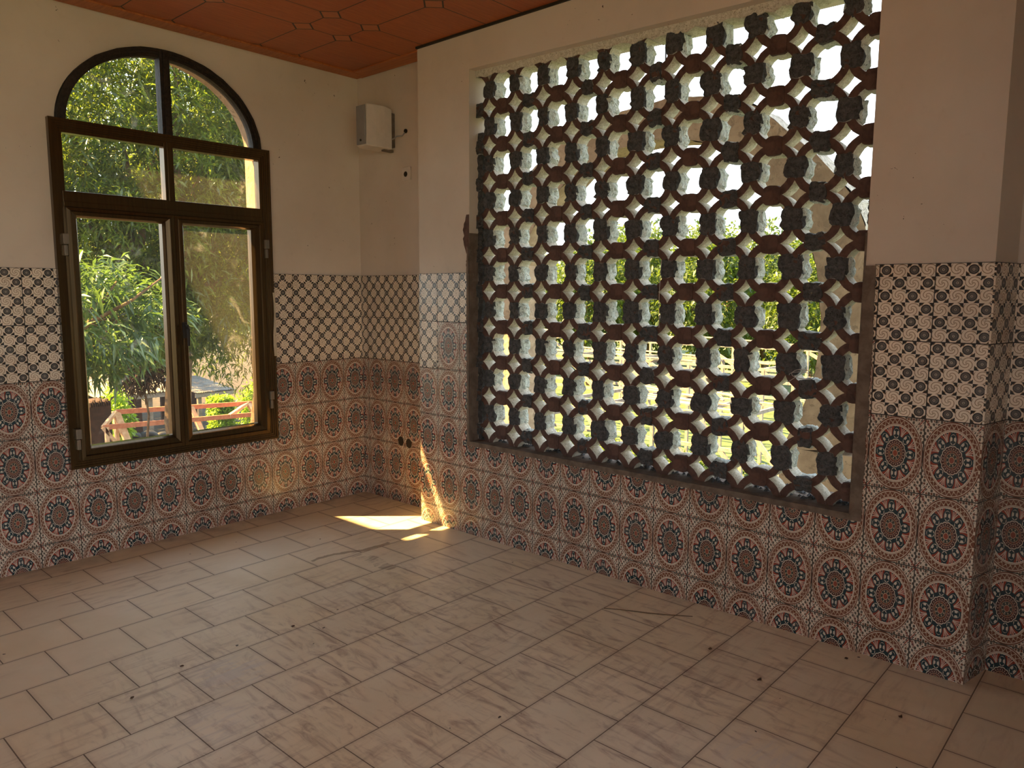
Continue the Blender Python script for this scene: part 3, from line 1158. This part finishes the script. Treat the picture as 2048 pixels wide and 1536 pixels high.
# bed of pale mortar between the top rings and the lintel
m = MB()
prevq = None
for k in range(61):
    y = OY1 + (OY0 - OY1) * k / 60
    zt_ = 2.803 + (y - OY1) / (-3.0 - OY1) * (2.762 - 2.803) if y > -3.0 else 2.760
    zl = zt_ - 0.040 + RR.uniform(-0.010, 0.010)
    cur = [(-0.119, y, zt_ + 0.004), (-0.119 + RR.uniform(-.004, .004), y, zl), (-0.015, y, zl + RR.uniform(-0.004, 0.004)), (-0.015, y, zt_ + 0.004)]
    if prevq:
        for i in range(4):
            j = (i + 1) % 4
            m.quad([prevq[i], cur[i], cur[j], prevq[j]])
    prevq = cur
m.build('mortar_bed', 'claybright', scr)

# mortar packed between the outermost rings and the sides of the opening
for (ya_, sg, zlo, zhi) in ((OY1, -1, OZ0, 2.45), (OY0, 1, OZ0, 1.9)):
    m = MB()
    prevq = None
    for k in range(91):
        z = zlo + (zhi - zlo) * k / 90
        j = 0.020 + 0.022 * abs(math.sin((z - ZD0) / PZ * math.pi)) + RR.uniform(-0.006, 0.006)
        if sg > 0:
            j *= 0.6
        xf = -0.100 + RR.uniform(-0.006, 0.006)
        cur = [(xf, ya_ - sg * 0.002, z), (xf, ya_ + sg * j, z), (-0.02, ya_ + sg * j, z), (-0.02, ya_ - sg * 0.002, z)]
        if prevq:
            for i in range(4):
                q_ = (i + 1) % 4
                m.quad([prevq[i], cur[i], cur[q_], prevq[q_]])
        prevq = cur
    o = m.build('mortar_bed', 'mortar', scr)
    o['label'] = 'dark mortar packed along the side of the opening'

# crumbs of mortar lying on the sill, uncountable
m = MB()
RC = random.Random(8)
for k in range(420):
    y = RC.uniform(OY0 + 0.02, OY1 - 0.02)
    x = RC.uniform(-0.105, 0.09)
    if x < -0.09 and RC.random() < 0.6:
        continue
    s_ = RC.uniform(0.004, 0.014)
    z = OZ0 + 0.014
    m.poly([(x - s_, y - s_ * .7, z), (x + s_, y - s_, z), (x + s_ * .8, y + s_, z), (x - s_, y + s_ * .8, z), (x + RC.uniform(-.3, .3) * s_, y, z + s_ * 1.1)],
           [(0, 1, 4), (1, 2, 4), (2, 3, 4), (3, 0, 4), (3, 2, 1, 0)])
tag(m.build('mortar_rubble', 'mortar'), 'crumbled mortar lying on the sill along the foot of the block screen', 'rubble', kind='stuff')

# thin curled wire stuck in the screen
m = MB()
base = on(0, -0.13, 1600, 752)
pts = []
for k in range(60):
    t_ = k / 59
    a = t_ * TAU * 2.3
    pts.append((-0.125 - 0.02 * math.sin(a * 0.7), base.y + 0.06 * math.cos(a) * (1 - 0.3 * t_) - 0.01, base.z + 0.018 * math.sin(a) + 0.012 * t_))
pts += [(-0.13, base.y + 0.05, base.z - 0.03), (-0.128, base.y + 0.055, base.z - 0.09)]
m.tube(pts, 0.0013, 5)
tag(m.build('loose_wire', 'wire'), 'thin pale wire coiled in the lower right of the block screen', 'wire')
# hanging cable in front of the screen
m = MB()
a = on(0, -0.128, 1323, 520)
b = on(0, -0.128, 1318, 655)
m.tube([tuple(a), ((a.x + b.x) / 2, (a.y + b.y) / 2 + 0.006, (a.z + b.z) / 2), tuple(b)], 0.0014, 5)
tag(m.build('hanging_thread', 'wire'), 'short pale thread hanging down the middle of the block screen', 'thread')

# ================================================================== SPEAKER AND SOCKET
spk = empty('wall_speaker', (0.0, -0.30, 2.46))
tag(spk, 'off-white loudspeaker mounted high on the wall beside the corner', 'speaker')
zb, zt = 2.470, 2.745
bk = on(0, -0.035, 784, 260).y           # back right edge
DY = 0.150
prof = [(-0.035, bk), (-0.100, bk - 0.004), (-0.170, bk + 0.004), (-0.232, bk + 0.022), (-0.238, bk + DY - 0.03), (-0.170, bk + DY), (-0.035, bk + DY)]
m = MB()
n = len(prof)
pts = [(x, y, zb + 0.004 * (x < -0.2)) for x, y in prof] + [(x * 0.985, y, zt - 0.012 * (x > -0.05)) for x, y in prof]
m.poly(pts, [tuple(range(n - 1, -1, -1)), tuple(range(n, 2 * n))] + [(k, (k + 1) % n, n + (k + 1) % n, n + k) for k in range(n)])
m.build('cabinet', 'white', spk, bevel=0.006)
m = MB()
gx = -0.2435
m.box(gx, gx + 0.010, bk + 0.026, bk + DY - 0.032, zb + 0.012, zt - 0.010)
gr = m.build('grille', 'grille', spk, bevel=0.003)
m = MB()
m.tube([(gx - 0.001, bk + 0.07, zb + 0.04), (gx - 0.004, bk + 0.07, zb + 0.04)], 0.008, 12)
m.build('badge', 'black', gr)
m = MB()
m.box(-0.036, 0.006, bk + 0.02, bk + DY - 0.04, zb + 0.02, zt - 0.03)
m.box(-0.08, 0.0, bk + 0.03, bk + 0.06, zb - 0.012, zb + 0.004)
m.build('bracket', 'cement', spk)
m = MB()
a = on(0, 0.0, 811, 262)
m.tube([(-0.03, bk + 0.02, 2.54), (-0.045, bk - 0.03, 2.535), (-0.035, (bk + a.y) / 2, 2.55), (-0.012, a.y + 0.02, a.z - 0.03), (0.004, a.y, a.z)], 0.0045, 8)
m.build('cable', 'grille', spk, smooth=True)
m = MB()
m.tube([(-0.004, a.y, a.z), (0.008, a.y, a.z)], 0.014, 10)
m.build('cable_hole', 'void', wr)

so = empty('wall_socket', (0.0, -0.533, 2.26))
tag(so, 'small square white wall socket plate with dark round hole, under the speaker', 'socket')
m = MB()
m.box(-0.008, 0.006, -0.574, -0.490, 2.260, 2.346)
m.build('plate', 'white', so, bevel=0.003)
m = MB()
m.tube([(-0.0095, -0.528, 2.300), (-0.0075, -0.528, 2.300)], 0.018, 18)
m.build('socket_opening', 'void', so)

# ================================================================== LITTLE THINGS ON THE FLOOR
a, b = on(2, 0.004, 1209, 1217), on(2, 0.004, 1386, 1234)
m = MB()
m.tube([tuple(a.lerp(b, k / 6) + Vector((0.004 * math.sin(k * 1.3), 0.004 * math.cos(k), 0.0))) for k in range(7)], [0.0015, 0.0022, 0.0025, 0.0025, 0.0025, 0.002, 0.0015], 6)
tag(m.build('dry_twig', 'bark'), 'long thin dry twig on the floor below the block screen', 'twig')
bits = [(1519, 1361, 0.014, 'curled dead leaf bit on the floor right of the twig, nearer the camera'),
        (1420, 1299, 0.013, 'crumpled dead leaf bit on the floor just below the twig'),
        (1801, 1435, 0.011, 'dead leaf bit on the floor nearest the right-hand pier'),
        (1692, 1318, 0.012, 'small brown bit close to the pier foot tiles'),
        (365, 1333, 0.010, 'brown leaf bit on the floor left of the pale smeared tile'),
        (264, 1397, 0.009, 'small brown crumb on the floor in the lower left'),
        (585, 1254, 0.011, 'brown crumb on the floor above the pale smeared tile'),
        (640, 1079, 0.007, 'tiny dark crumb on the floor beside the dried water stain')]
for k, (px, py, s_, lb) in enumerate(bits):
    c = on(2, 0.0, px, py)
    m = MB()
    rb = random.Random(k)
    pts = []
    for q in range(7):
        t_ = TAU * q / 7
        r_ = s_ * rb.uniform(0.6, 1.2)
        pts.append((c.x + r_ * math.cos(t_), c.y + r_ * 0.6 * math.sin(t_), 0.0015 + rb.uniform(0, 0.5) * s_))
    pts += [(c.x, c.y, s_ * 0.75), (c.x, c.y, 0.0)]
    m.poly(pts, [(q, (q + 1) % 7, 7) for q in range(7)] + [((q + 1) % 7, q, 8) for q in range(7)])
    tag(m.build('leaf_bit', 'leafb'), lb, 'leaf bit', 'dead leaf bits scattered on the floor')

# ================================================================== OUTSIDE: GROUND, ARCH
m = MB()
m.box(-40, 160, -60, 160, GZ - 0.5, GZ)
tag(m.build('ground', 'grass'), 'grassy ground outside', kind='structure')
# house wall below the room so that the floor stands on something
m = MB()
m.box(RX0 - 0.2, 0.12, RY0 - 0.2, 0.2, GZ, -0.25)
tag(m.build('wall_lower', 'stucco'), 'rendered lower storey under the room', kind='structure')

# free-standing porch arch beyond the screen
AX0, AX1 = 1.05, 1.32
IN = [(1031, 900), (1030, 700), (1030, 530), (1051, 487), (1068, 454), (1090, 415), (1115, 384), (1145, 350), (1190, 322), (1240, 297), (1300, 280), (1368, 278), (1430, 288), (1490, 320),
      (1530, 365), (1560, 410), (1600, 465), (1628, 510), (1638, 568), (1641, 630), (1639, 690), (1630, 745), (1611, 800), (1588, 850), (1560, 900)]
OUT = [(1001, 900), (1001, 700), (1000, 530), (1006, 460), (1020, 410), (1045, 365), (1070, 335), (1100, 298), (1150, 262), (1200, 240), (1260, 218), (1330, 198), (1400, 192), (1460, 195),
       (1520, 216), (1575, 262), (1636, 312), (1680, 360), (1712, 400), (1730, 450), (1742, 530), (1740, 640), (1732, 740), (1722, 820), (1715, 900)]
m = MB()
inn = [on(0, AX0, *p)[1:] for p in IN]
out = [on(0, AX0, *p)[1:] for p in OUT]
n = len(IN)
V = []
for k in range(n):
    V.append(((AX0, *out[k]), (AX0, *inn[k]), (AX1, *inn[k]), (AX1, *out[k])))
for k in range(n - 1):
    a, b = V[k], V[k + 1]
    for (i, j, mi) in ((0, 1, 0), (1, 2, 0), (2, 3, 1), (3, 0, 1)):
        m.quad([a[i], b[i], b[j], a[j]], mi)
# legs down to the ground
for e0, e1 in ((V[0], 1), (V[-1], -1)):
    ys = sorted((e0[0][1], e0[1][1]))
    m.box(AX0, AX1, ys[0], ys[1], GZ, min(e0[0][2], e0[1][2]) + 0.02, 0)
ar = m.build('porch_arch', ['stucco', 'stone'])
md = ar.modifiers.new('sub', 'SUBSURF')
md.subdivision_type = 'SIMPLE'
md.levels = md.render_levels = 3
tx = bpy.data.textures.new('rough', 'CLOUDS')
tx.noise_scale = 0.12
dp = ar.modifiers.new('disp', 'DISPLACE')
dp.texture = tx
dp.strength = 0.03
dp.mid_level = 0.5
dp.texture_coords = 'GLOBAL'
tag(ar, 'rough rendered free-standing arch seen through the block screen', 'arch')

# two thin rods rising above the arch
for k, (px, lb) in enumerate(((1329, 'thin dark rod above the arch, the left one of two'), (1338, 'thin dark rod above the arch, the right one of two'))):
    a, b = on(0, 1.2, px, 60), on(0, 1.2, px + 2, 205)
    m = MB()
    m.tube([tuple(a + Vector((0, 0, 0.5))), tuple(b - Vector((0, 0, 0.05)))], 0.006, 6)
    tag(m.build('iron_rod', 'blackwire'), lb, 'rod', 'iron rods above the arch')


# ================================================================== FOLIAGE
def leaves_mesh(centers, dirs, length, width, droop, name, mat, seed=0):
    """centers,dirs: (n,3). every leaf = 2 quads folded on the midrib"""
    r = np.random.default_rng(seed)
    n_ = len(centers)
    d = dirs / (np.linalg.norm(dirs, axis=1, keepdims=True) + 1e-9)
    up = np.tile(np.array([0, 0, 1.0]), (n_, 1)) + r.normal(0, 0.45, (n_, 3))
    s_ = np.cross(d, up)
    s_ /= (np.linalg.norm(s_, axis=1, keepdims=True) + 1e-9)
    nn = np.cross(s_, d)
    L = length * r.uniform(0.7, 1.25, (n_, 1))
    W = width * r.uniform(0.8, 1.2, (n_, 1)) * 0.5
    dz = np.array([0, 0, -1.0])
    p0 = centers
    p1 = centers + d * L * 0.5 + dz * droop * L * 0.12
    p2 = centers + d * L + dz * droop * L * 0.45
    l1 = p1 + s_ * W + nn * W * 0.35
    r1 = p1 - s_ * W + nn * W * 0.35
    V_ = np.stack([p0, r1, p1, l1, p2], 1).reshape(-1, 3)
    base_ = (np.arange(n_) * 5)[:, None]
    F = np.concatenate([base_ + np.array([[0, 1, 4, 2]]), base_ + np.array([[0, 2, 4, 3]])], 0)
    me = bpy.data.meshes.new(name)
    me.vertices.add(len(V_))
    me.vertices.foreach_set('co', V_.ravel())
    me.loops.add(F.size)
    me.loops.foreach_set('vertex_index', F.ravel().astype(np.int32))
    me.polygons.add(len(F))
    me.polygons.foreach_set('loop_start', (np.arange(len(F)) * 4).astype(np.int32))
    me.update(calc_edges=True)
    me.validate()
    me.materials.append(MT[mat])
    return me


def crown_points(n_, c, rad, seed, shell=0.55, lump=0.35):
    r = np.random.default_rng(seed)
    v = r.normal(0, 1, (n_, 3))
    v /= np.linalg.norm(v, axis=1, keepdims=True)
    rr_ = shell + (1 - shell) * r.random((n_, 1)) ** 0.6
    bl = r.normal(0, 1, (14, 3))
    bl /= np.linalg.norm(bl, axis=1, keepdims=True)
    k = (v @ bl.T).max(1, keepdims=True)
    rr_ *= 1 - lump + lump * np.clip((k - 0.55) / 0.45, 0, 1)
    return np.array(c) + v * rr_ * np.array(rad), v


def rosettes(P, D, per, seed, spread=0.06):
    r = np.random.default_rng(seed)
    C_ = np.repeat(P, per, 0) + r.normal(0, spread, (len(P) * per, 3))
    tip = r.normal(0, 0.5, P.shape) + D * 0.5
    d = np.repeat(tip, per, 0) + r.normal(0, 0.75, (len(P) * per, 3))
    return C_, d


def limb(mb, a, b, r0, r1, seed, wob=0.12, seg=8, n_=7):
    rb = random.Random(seed)
    pts, rd = [], []
    for k in range(n_ + 1):
        t_ = k / n_
        p = Vector(a).lerp(Vector(b), t_)
        if 0 < k < n_:
            p += Vector((rb.uniform(-wob, wob), rb.uniform(-wob, wob), rb.uniform(-wob, wob) * 0.5))
        pts.append(p)
        rd.append(r0 + (r1 - r0) * t_)
    mb.tube(pts, rd, seg)
    return pts


def tree(name, label, base, crown, rad, nros, per, length, width, mat, seed, trunk=0.2, group=None, droop=1.0, shell=0.5, lump=0.35, cat='tree'):
    t_ = empty(name, (base[0], base[1], GZ))
    tag(t_, label, cat, group)
    mb = MB()
    b = Vector((base[0], base[1], GZ))
    fork = Vector((base[0], base[1], GZ + (crown[2] - rad[2] * 0.5 - GZ) * 0.8))
    limb(mb, b, fork, trunk, trunk * 0.7, seed, 0.06)
    rb = random.Random(seed + 5)
    for k in range(9):
        v = Vector((rb.uniform(-1, 1), rb.uniform(-1, 1), rb.uniform(-0.1, 1)))
        tip = Vector(crown) + Vector((v.x * rad[0], v.y * rad[1], v.z * rad[2])) * 0.75
        pp = limb(mb, fork, tip, trunk * 0.5, trunk * 0.08, seed + k, 0.18)
        for q in (3, 5):
            tip2 = pp[q] + Vector((rb.uniform(-1, 1) * rad[0], rb.uniform(-1, 1) * rad[1], rb.uniform(-0.3, 0.8) * rad[2])) * 0.4
            limb(mb, pp[q], tip2, trunk * 0.2, trunk * 0.05, seed + k + q, 0.08, 6, 4)
    mb.build('trunk', 'bark', t_, smooth=True)
    P, D = crown_points(nros, crown, rad, seed, shell, lump)
    C_, d = rosettes(P, D, per, seed + 1)
    link('foliage', leaves_mesh(C_, d, length, width, droop, 'foliage', mat, seed), t_)
    return t_


# --- seen through the arched window
tree('mango_tree', 'broad tree with long pale leaves hanging close outside the lower left of the window', (-1.6, 4.9), (-0.35, 4.6, 1.22), (1.20, 0.9, 0.80),
     330, 12, 0.19, 0.036, 'leafp', 3, 0.12, None, 0.9, 0.35)
tree('mango_tree', 'large dark tree with sunlit yellow-green tips filling the arched window', (1.9, 7.4), (1.7, 7.0, 3.3), (2.9, 1.9, 3.1),
     4600, 11, 0.17, 0.034, 'leafm', 17, 0.26, None, 0.6, 0.25, 0.3)
tree('mango_tree', 'tall tree behind the right half of the window with small dull leaves', (4.6, 9.6), (4.3, 9.4, 3.2), (2.6, 1.8, 3.7),
     4000, 10, 0.14, 0.03, 'leafm', 29, 0.24, None, 0.6, 0.25, 0.2)
tree('mango_tree', 'far tree standing behind the tin sheds, lighter green', (6.2, 21.5), (6.4, 21.0, 3.2), (6.5, 2.5, 5.6),
     5200, 9, 0.26, 0.06, 'leafy', 37, 0.3, None, 0.9, 0.2, 0.2)
tree('mango_tree', 'tree beyond the dark one, showing at the left edge of the window', (0.2, 11.0), (-0.2, 11.0, 3.0), (2.2, 1.6, 4.2),
     2200, 10, 0.17, 0.036, 'leafm', 41, 0.2, None, 0.9, 0.2, 0.2)

# withered bush
b_ = on(1, 8.0, 290, 735)
t_ = empty('withered_bush', (b_.x, b_.y, GZ))
tag(t_, 'withered brown bush in front of the tin shed roof', 'bush')
mb = MB()
limb(mb, (b_.x, b_.y, GZ), (b_.x, b_.y, b_.z), 0.03, 0.015, 3, 0.03)
mb.build('stem', 'bark', t_)
P, D = crown_points(260, (b_.x, b_.y, b_.z), (0.55, 0.4, 0.45), 77, 0.2)
C_, d = rosettes(P, D, 8, 78)
link('foliage', leaves_mesh(C_, d, 0.12, 0.03, 1.0, 'foliage', 'leafb', 5), t_)

# clipped bright hedge block
hA = on(1, 15.0, 446, 795)
hB = on(1, 15.0, 455, 836)
wdt = (on(1, 15.0, 468, 800) - on(1, 15.0, 434, 800)).x
t_ = empty('clipped_bush', (hA.x, 15.0, GZ))
tag(t_, 'bright yellow-green clipped bush in full sun beyond the timber frame', 'bush')
P = np.stack([rng.uniform(hA.x - wdt / 2, hA.x + wdt / 2, 2600), rng.uniform(14.8, 15.4, 2600), rng.uniform(GZ, hA.z, 2600)], 1)
C_, d = rosettes(P, rng.normal(0, 1, P.shape), 5, 3, 0.03)
link('foliage', leaves_mesh(C_, d, 0.09, 0.05, 0.5, 'foliage', 'leafl', 6), t_)
mb = MB()
limb(mb, (hA.x, 15.1, GZ), (hA.x, 15.1, GZ + 0.6), 0.05, 0.03, 5)
mb.build('stem', 'bark', t_)
for k, (px, py, rx_, lb) in enumerate(((232, 805, 0.30, 'low yellow-green shrub left of the tyres under the shed'), (520, 790, 0.6, 'leafy shrub at the right end of the timber frame'))):
    c = on(1, 14.0, px, py)
    t_ = empty('shrub', (c.x, c.y, GZ))
    tag(t_, lb, 'bush')
    P, D = crown_points(500, (c.x, c.y, (c.z + GZ) / 2 + 0.2), (rx_, 0.5, (c.z - GZ) / 2 + 0.3), 90 + k, 0.3)
    C_, d = rosettes(P, D, 7, 91 + k)
    link('foliage', leaves_mesh(C_, d, 0.12, 0.05, 0.8, 'foliage', 'leafl', 7), t_)
    mb = MB()
    limb(mb, (c.x, c.y, GZ), (c.x, c.y, (c.z + GZ) / 2), 0.05, 0.02, 5)
    mb.build('stem', 'bark', t_)


# tin roofed sheds
def shed(label, px0, px1, pyr, pye, Y, dep):
    a, b = on(1, Y, px0, pye), on(1, Y, px1, pye)
    zt_ = on(1, Y + dep, (px0 + px1) / 2, pyr).z
    ze = (a.z + b.z) / 2
    t_ = empty('tin_shed', ((a.x + b.x) / 2, Y + dep / 2, GZ))
    tag(t_, label, 'shed')
    mb = MB()
    n_ = 70
    prev = None
    for k in range(n_ + 1):
        x = a.x + (b.x - a.x) * k / n_
        dz_ = 0.018 * math.sin(k * 2.1)
        cur = ((x, Y, ze + dz_), (x, Y + dep, zt_ + dz_))
        if prev:
            mb.quad([prev[0], cur[0], cur[1], prev[1]])
            mb.quad([(q[0], q[1], q[2] - 0.012) for q in (prev[1], cur[1], cur[0], prev[0])])
        prev = cur
    mb.build('roof', 'tin', t_)
    mb = MB()
    mb.box(a.x, b.x, Y + 0.02, Y + 0.08, ze - 0.14, ze - 0.03)
    mb.build('fascia', 'greytimber', t_)
    for k in range(4):
        x = a.x + 0.15 + (b.x - a.x - 0.3) * k / 3
        mb = MB()
        mb.box(x - 0.05, x + 0.05, Y + 0.1, Y + 0.2, GZ, ze - 0.03)
        mb.build('post', 'greytimber', t_)
    mb = MB()
    mb.box(a.x, b.x, Y + dep - 0.1, Y + dep, GZ, zt_ - 0.05)
    mb.build('back_wall', 'brick', t_)


shed('tin-roofed shed on posts beyond the timber frame, seen in the left casement', 190, 362, 752, 787, 14.5, 2.6)
shed('second tin-roofed shed, seen through the right casement', 392, 470, 748, 782, 16.0, 2.4)

# tyres under the shed
for k, (px, py, r_, lb) in enumerate(((262, 815, 0.34, 'leftmost dark tyre leaning under the tin shed'), (292, 818, 0.34, 'middle dark tyre leaning under the tin shed'), (322, 822, 0.30, 'rightmost, smaller tyre under the tin shed'))):
    c = on(1, 13.9, px, py)
    mb = MB()
    ns, nt = 22, 8
    b0 = 0
    for i in range(ns):
        for j in range(nt):
            A_, B_ = TAU * i / ns, TAU * j / nt
            rr_ = r_ - 0.09 + 0.09 * math.cos(B_)
            mb.v.append((c.x + rr_ * math.cos(A_), c.y + 0.09 * math.sin(B_), GZ + r_ + 0.0 + rr_ * math.sin(A_)))
    for i in range(ns):
        for j in range(nt):
            mb.f.append((i * nt + j, ((i + 1) % ns) * nt + j, ((i + 1) % ns) * nt + (j + 1) % nt, i * nt + (j + 1) % nt))
            mb.mi.append(0)
            mb.uv.append([(0, 0)] * 4)
    tag(mb.build('tyre', 'black', smooth=True), lb, 'tyre', 'tyres under the shed')
# low brick stack
a, b = on(1, 12.5, 178, 806), on(1, 12.5, 222, 806)
mb = MB()
mb.box(a.x, b.x, 12.5, 13.2, GZ, a.z)
for k in range(10):
    x = a.x + (b.x - a.x) * k / 10
    mb.box(x + 0.01, x + (b.x - a.x) / 10 - 0.01, 12.47, 12.6, a.z - 0.10, a.z + 0.03 * (k % 3))
tag(mb.build('brick_stack', 'brick', bevel=0.01), 'low stack of dark red bricks at the lower left of the window', 'bricks')

# timber frame of trestles (below the window)
fr = empty('trestle', (on(1, 10.5, 380, 830).x, 10.5, GZ))
tag(fr, 'new orange timber trestle with two long rails, seen at the foot of the casements', 'trestle')
RI, RL = on(1, 10.5, 232, 824), on(1, 10.5, 503, 806)
LI, LL = on(1, 10.2, 206, 855), on(1, 10.2, 515, 828)


def beam(parent, name, a, b, w_=0.09, h_=0.06, mat='timber'):
    mb_ = MB()
    mb_.beam(a, b, w_, h_)
    return mb_.build(name, mat, parent)


beam(fr, 'rail', RI, RL, 0.05, 0.09, 'timberr')
beam(fr, 'rail', LI, LL, 0.05, 0.09, 'timberr')


def ext(a, b, zf=GZ):
    """continue the line a->b down to the ground"""
    d = b - a
    return a + d * ((zf - a.z) / d.z)


beam(fr, 'leg', RI, ext(RI, on(1, 10.2, 258, 890)), 0.13, 0.06)
beam(fr, 'leg', RI + Vector((0, 0.1, 0)), Vector((RI.x + 0.1, 10.6, GZ)), 0.10, 0.06)
beam(fr, 'brace', RI, LI, 0.06, 0.06)
beam(fr, 'brace', LI, on(1, 10.2, 238, 892), 0.08, 0.06)
beam(fr, 'leg', LI + Vector((0.06, 0, 0)), Vector((LI.x + 0.06, 10.2, GZ)), 0.08, 0.06)
m1 = on(1, 10.5, 381, 813)
beam(fr, 'leg', m1, ext(m1, on(1, 10.2, 403, 862)), 0.11, 0.06)
beam(fr, 'brace', on(1, 10.5, 496, 806), on(1, 10.2, 458, 832), 0.07, 0.06)
beam(fr, 'leg', on(1, 10.5, 496, 806), ext(on(1, 10.5, 496, 806), on(1, 10.2, 518, 842)), 0.10, 0.06)

# --- seen through the block screen
# timber skeleton racks in the field
def rack(label, x, ya, yb, h, seed):
    t_ = empty('timber_rack', (x, (ya + yb) / 2, GZ))
    tag(t_, label, 'timber rack', 'timber racks in the field')
    rb = random.Random(seed)
    n_ = 5
    dep = 1.8
    for k in range(n_):
        y = ya + (yb - ya) * k / (n_ - 1)
        for xx in (x, x + dep):
            beam(t_, 'post', (xx, y, GZ), (xx, y, GZ + h), 0.07, 0.07, 'greytimber')
        beam(t_, 'crossbar', (x, y, GZ + h), (x + dep, y, GZ + h), 0.05, 0.07, 'greytimber')
        beam(t_, 'brace', (x, y, GZ + h * 0.98), (x, y - (yb - ya) / (n_ - 1) * 0.95, GZ + h * 0.35), 0.045, 0.09, 'greytimber')
    for xx in (x, x + dep):
        for hh in (h, h * 0.62):
            beam(t_, 'rail', (xx, ya - 0.3, GZ + hh), (xx, yb + 0.3, GZ + hh + rb.uniform(-.05, .05)), 0.05, 0.07, 'greytimber')
    for k in range(9):
        y = rb.uniform(ya, yb - 1.5)
        xx = x + rb.uniform(0.1, dep)
        beam(t_, 'plank', (xx, y, GZ + h + 0.07), (xx + rb.uniform(-.4, .4), y + rb.uniform(1.2, 2.4), GZ + h + 0.09 + rb.uniform(0, .1)), 0.10, 0.03, 'greytimber')


rack('nearest pale timber rack in the grass, right half of the screen view', 9.6, 1.4, 5.2, 1.75, 1)
rack('middle pale timber rack behind the nearest one', 13.0, 2.5, 10.0, 2.3, 2)
rack('far pale timber rack in front of the plantation', 17.0, 3.0, 15.0, 2.5, 3)
rack('pale timber rack standing left of the nearest one', 9.0, 6.0, 10.0, 1.3, 4)

# plantation trees, three meshes shared by copies
protos = []
for s_ in range(3):
    P, D = crown_points(900, (0, 0, 3.7), (2.2, 2.2, 2.9), 200 + s_, 0.45, 0.3)
    C_, d = rosettes(P, D, 7, 300 + s_, 0.16)
    lf = leaves_mesh(C_, d, 0.26, 0.12, 0.6, 'foliage', 'leafy', 400 + s_)
    mb = MB()
    limb(mb, (0, 0, 0), (0.1, 0.1, 3.4), 0.14, 0.06, s_)
    for k in range(4):
        limb(mb, (0.05, 0.05, 1.6 + 0.2 * k), (math.cos(k * 1.7) * 1.3, math.sin(k * 1.7) * 1.3, 3.4 + 0.3 * k), 0.07, 0.02, s_ + k)
    protos.append((lf, mb.mesh('trunk', ['bark'], True)))
RP = random.Random(12)
spots = []
for row, xr in enumerate((24.0, 28.5, 33.5, 39.0)):
    ny = 5 + row // 2
    for k in range(ny):
        f = (k + 0.5 * (row % 2)) / (ny - 1)
        y = xr * 0.22 + f * (xr * 0.80)
        spots.append((row, k, ny, xr + RP.uniform(-0.8, 0.8), y + RP.uniform(-0.6, 0.6)))
for (row, k, ny, x, y) in spots:
    lf, tk = protos[RP.randrange(3)]
    t_ = empty('plantation_tree', (x, y, GZ), local=True, rz=RP.uniform(0, TAU))
    s_ = RP.uniform(0.85, 1.12) * (0.80 + 0.09 * row)
    t_.scale = (s_ * 1.12, s_ * 1.12, s_ * 1.20)
    tag(t_, 'bushy yellow-green tree in the plantation beyond the racks', 'tree', 'plantation trees beyond the timber racks')
    for nm, me in (('foliage', lf), ('trunk', tk)):
        o = bpy.data.objects.new(nm, me)
        COL.objects.link(o)
        o.parent = t_

# weeds in the grass
n_ = 26000
xs = rng.uniform(2.5, 13, n_)
ys = xs * rng.uniform(-0.35, 0.85, n_) - 1.0
P = np.stack([xs, ys, np.full(n_, GZ) + rng.uniform(0, 0.12, n_)], 1)
D = rng.normal(0, 0.7, (n_, 3)) + np.array([0, 0, 0.7])
o = link('ground_weeds', leaves_mesh(P, D, 0.22, 0.06, 0.5, 'ground_weeds', 'leafy', 55))
tag(o, 'bright leafy weeds covering the ground below the block screen', 'weeds', kind='stuff')

# far hills
mb = MB()
N_ = 60
prev = None
for k in range(N_ + 1):
    a_ = -0.15 + 1.5 * k / N_
    R0 = 1500
    hh = 88 + 22 * noise.noise(Vector((k * 0.22, 3, 0))) + 10 * noise.noise(Vector((k * 0.8, 9, 0)))
    c, s_ = math.cos(a_), math.sin(a_)
    cur = [(R0 * c, R0 * s_, -40), ((R0 + 160) * c, (R0 + 160) * s_, hh), ((R0 + 500) * c, (R0 + 500) * s_, -40)]
    if prev:
        mb.quad([prev[0], cur[0], cur[1], prev[1]])
        mb.quad([prev[1], cur[1], cur[2], prev[2]])
    prev = cur
tag(mb.build('hills', 'hill'), 'far bluish hills on the horizon', kind='structure')
